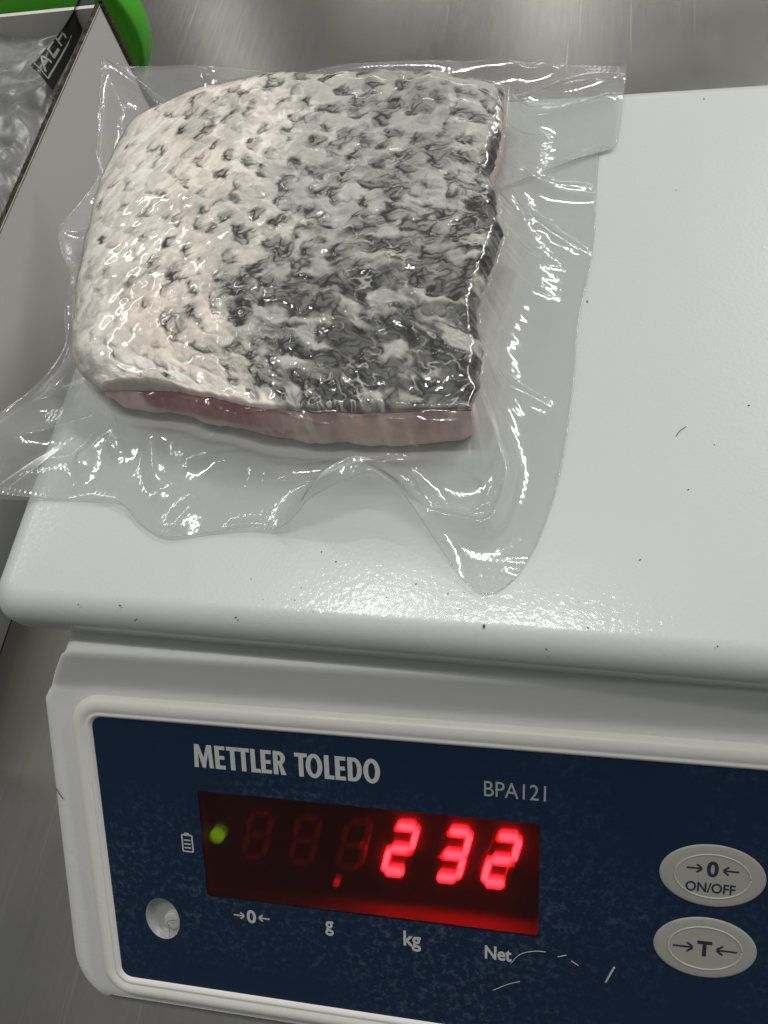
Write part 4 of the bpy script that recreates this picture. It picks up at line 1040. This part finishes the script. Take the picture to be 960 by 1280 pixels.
# ================================================================== GREEN BOARD BEHIND THE CARTON
M_GREEN = enamel('green_plastic', (0.075, 0.46, 0.012), dirt=(0.03, 0.2, 0.01), rough=0.45, orange=0.1)
gc = (-0.1215, 0.337, 0.0465); gr = 0.0465
prof = [(0.0, -.009), (.70, -.009), (.74, -.0075), (.90, -.0075), (.97, -.009), (1.0, -.0075), (1.0, .0075), (.97, .009), (.6, .009), (0.0, .009)]
V = []; n = 72
for q, y in prof[1:-1]: V += [(gc[0] + gr * q * math.cos(2 * math.pi * j / n), gc[1] + y, gc[2] + gr * q * math.sin(2 * math.pi * j / n)) for j in range(n)]
F = [list(q) for q in grid_faces(len(prof) - 2, n, True)] + [list(range(n))[::-1], [(len(prof) - 3) * n + j for j in range(n)]]
tag(link_mesh('round_lid', V, F, M_GREEN), 'bright green round plastic lid standing on edge behind the carton', 'lid')

# ================================================================== CRUMBS, HAIRS AND SCRATCHES
def bits(name, items, mat_, label=None):
    V = []; F = []
    for c, r in items:
        i = len(V); a = random.random() * 6.28; el = random.uniform(1, 2.6)
        for j in range(6):
            t_ = j * math.pi / 3; x = r * el * math.cos(t_) * random.uniform(.6, 1.2); y = r * math.sin(t_) * random.uniform(.6, 1.2)
            V.append(np.array(c) + [x * math.cos(a) - y * math.sin(a), x * math.sin(a) + y * math.cos(a), .0001])
        V.append(np.array(c) + [0, 0, .0001 + r * .6])
        F += [[i + j, i + (j + 1) % 6, i + 6] for j in range(6)]
    o = link_mesh(name, V, F, mat_); o['kind'] = 'stuff'; return o
M_CRUMB = flat('dark_crumb', (0.06, 0.055, 0.045), 0.7)
sp = [(170, 775, .4), (295, 772, .4), (605, 783, .6), (880, 124, .35), (936, 507, .3), (734, 377, .35), (845, 238, .25), (683, 812, .45), (150, 757, .3), (98, 756, .3), (402, 690, .25), (420, 702, .25), (860, 612, .25), (893, 556, .2), (897, 808, .3), (520, 730, .25), (560, 742, .2), (735, 785, .3), (800, 700, .2)]
items = [(P(x, y, ZT), r * .7 / 1000) for x, y, r in sp]
for _ in range(26):
    x, y = random.uniform(250, 760), random.gauss(752, 20)
    if y < 768: items.append((P(x, y, ZT), random.uniform(.05, .11) / 1000))
bits('crumbs', items, M_CRUMB)
M_HAIR = flat('dark_hair', (0.05, 0.045, 0.04), 0.6); M_LINT = flat('pale_lint', (0.45, 0.45, 0.42), 0.7)
def fpx(px, py, h=0.5):
    d = ray(px, py); t_ = ((P0 + FN * h / 1000 - CAM) @ FN) / (d @ FN); return CAM + d * t_
def hair(name, pts, r, mat_, label, cat, on_face=True, z=None, h=.55):
    q = [fpx(x, y, h) for x, y in pts] if on_face else [P(x, y, z) for x, y in pts]
    return tag(tube(name, resample(q, 16), r, mat_, None, 5), label, cat)
hair('hair', [(638, 1205), (650, 1193), (668, 1189), (682, 1190)], .00011, M_LINT, 'pale curved hair beside the word Net on the blue panel', 'hair')
hair('lint_fibre', [(768, 1209), (762, 1219), (757, 1228)], .00028, M_LINT, 'short white fibre low on the blue panel left of the buttons', 'fibre')
hair('lint_fibre', [(697, 1196), (708, 1194)], .00013, M_LINT, 'tiny pale fibre right of the word Net', 'fibre')
hair('lint_fibre', [(714, 1201), (723, 1207)], .00013, M_LINT, 'tiny slanted pale fibre right of the curved hair', 'fibre')
hair('lint_fibre', [(616, 1238), (636, 1230), (650, 1227)], .00010, M_LINT, 'thin pale fibre at the bottom of the blue panel', 'fibre')
hair('hair', [(70, 985), (74, 992), (79, 999)], .00012, M_HAIR, 'short dark hair on the white casing left of the panel', 'hair', h=.0)
hair('hair', [(212, 1172), (212, 1160), (209, 1152), (222, 1150)], .00008, M_HAIR, 'dark hair lying over the round level recess', 'hair', h=.6)
hair('hair', [(845, 545), (850, 538), (858, 533)], .00007, M_HAIR, 'tiny dark hair on the bare right side of the platter', 'hair', False, ZT + .0003)
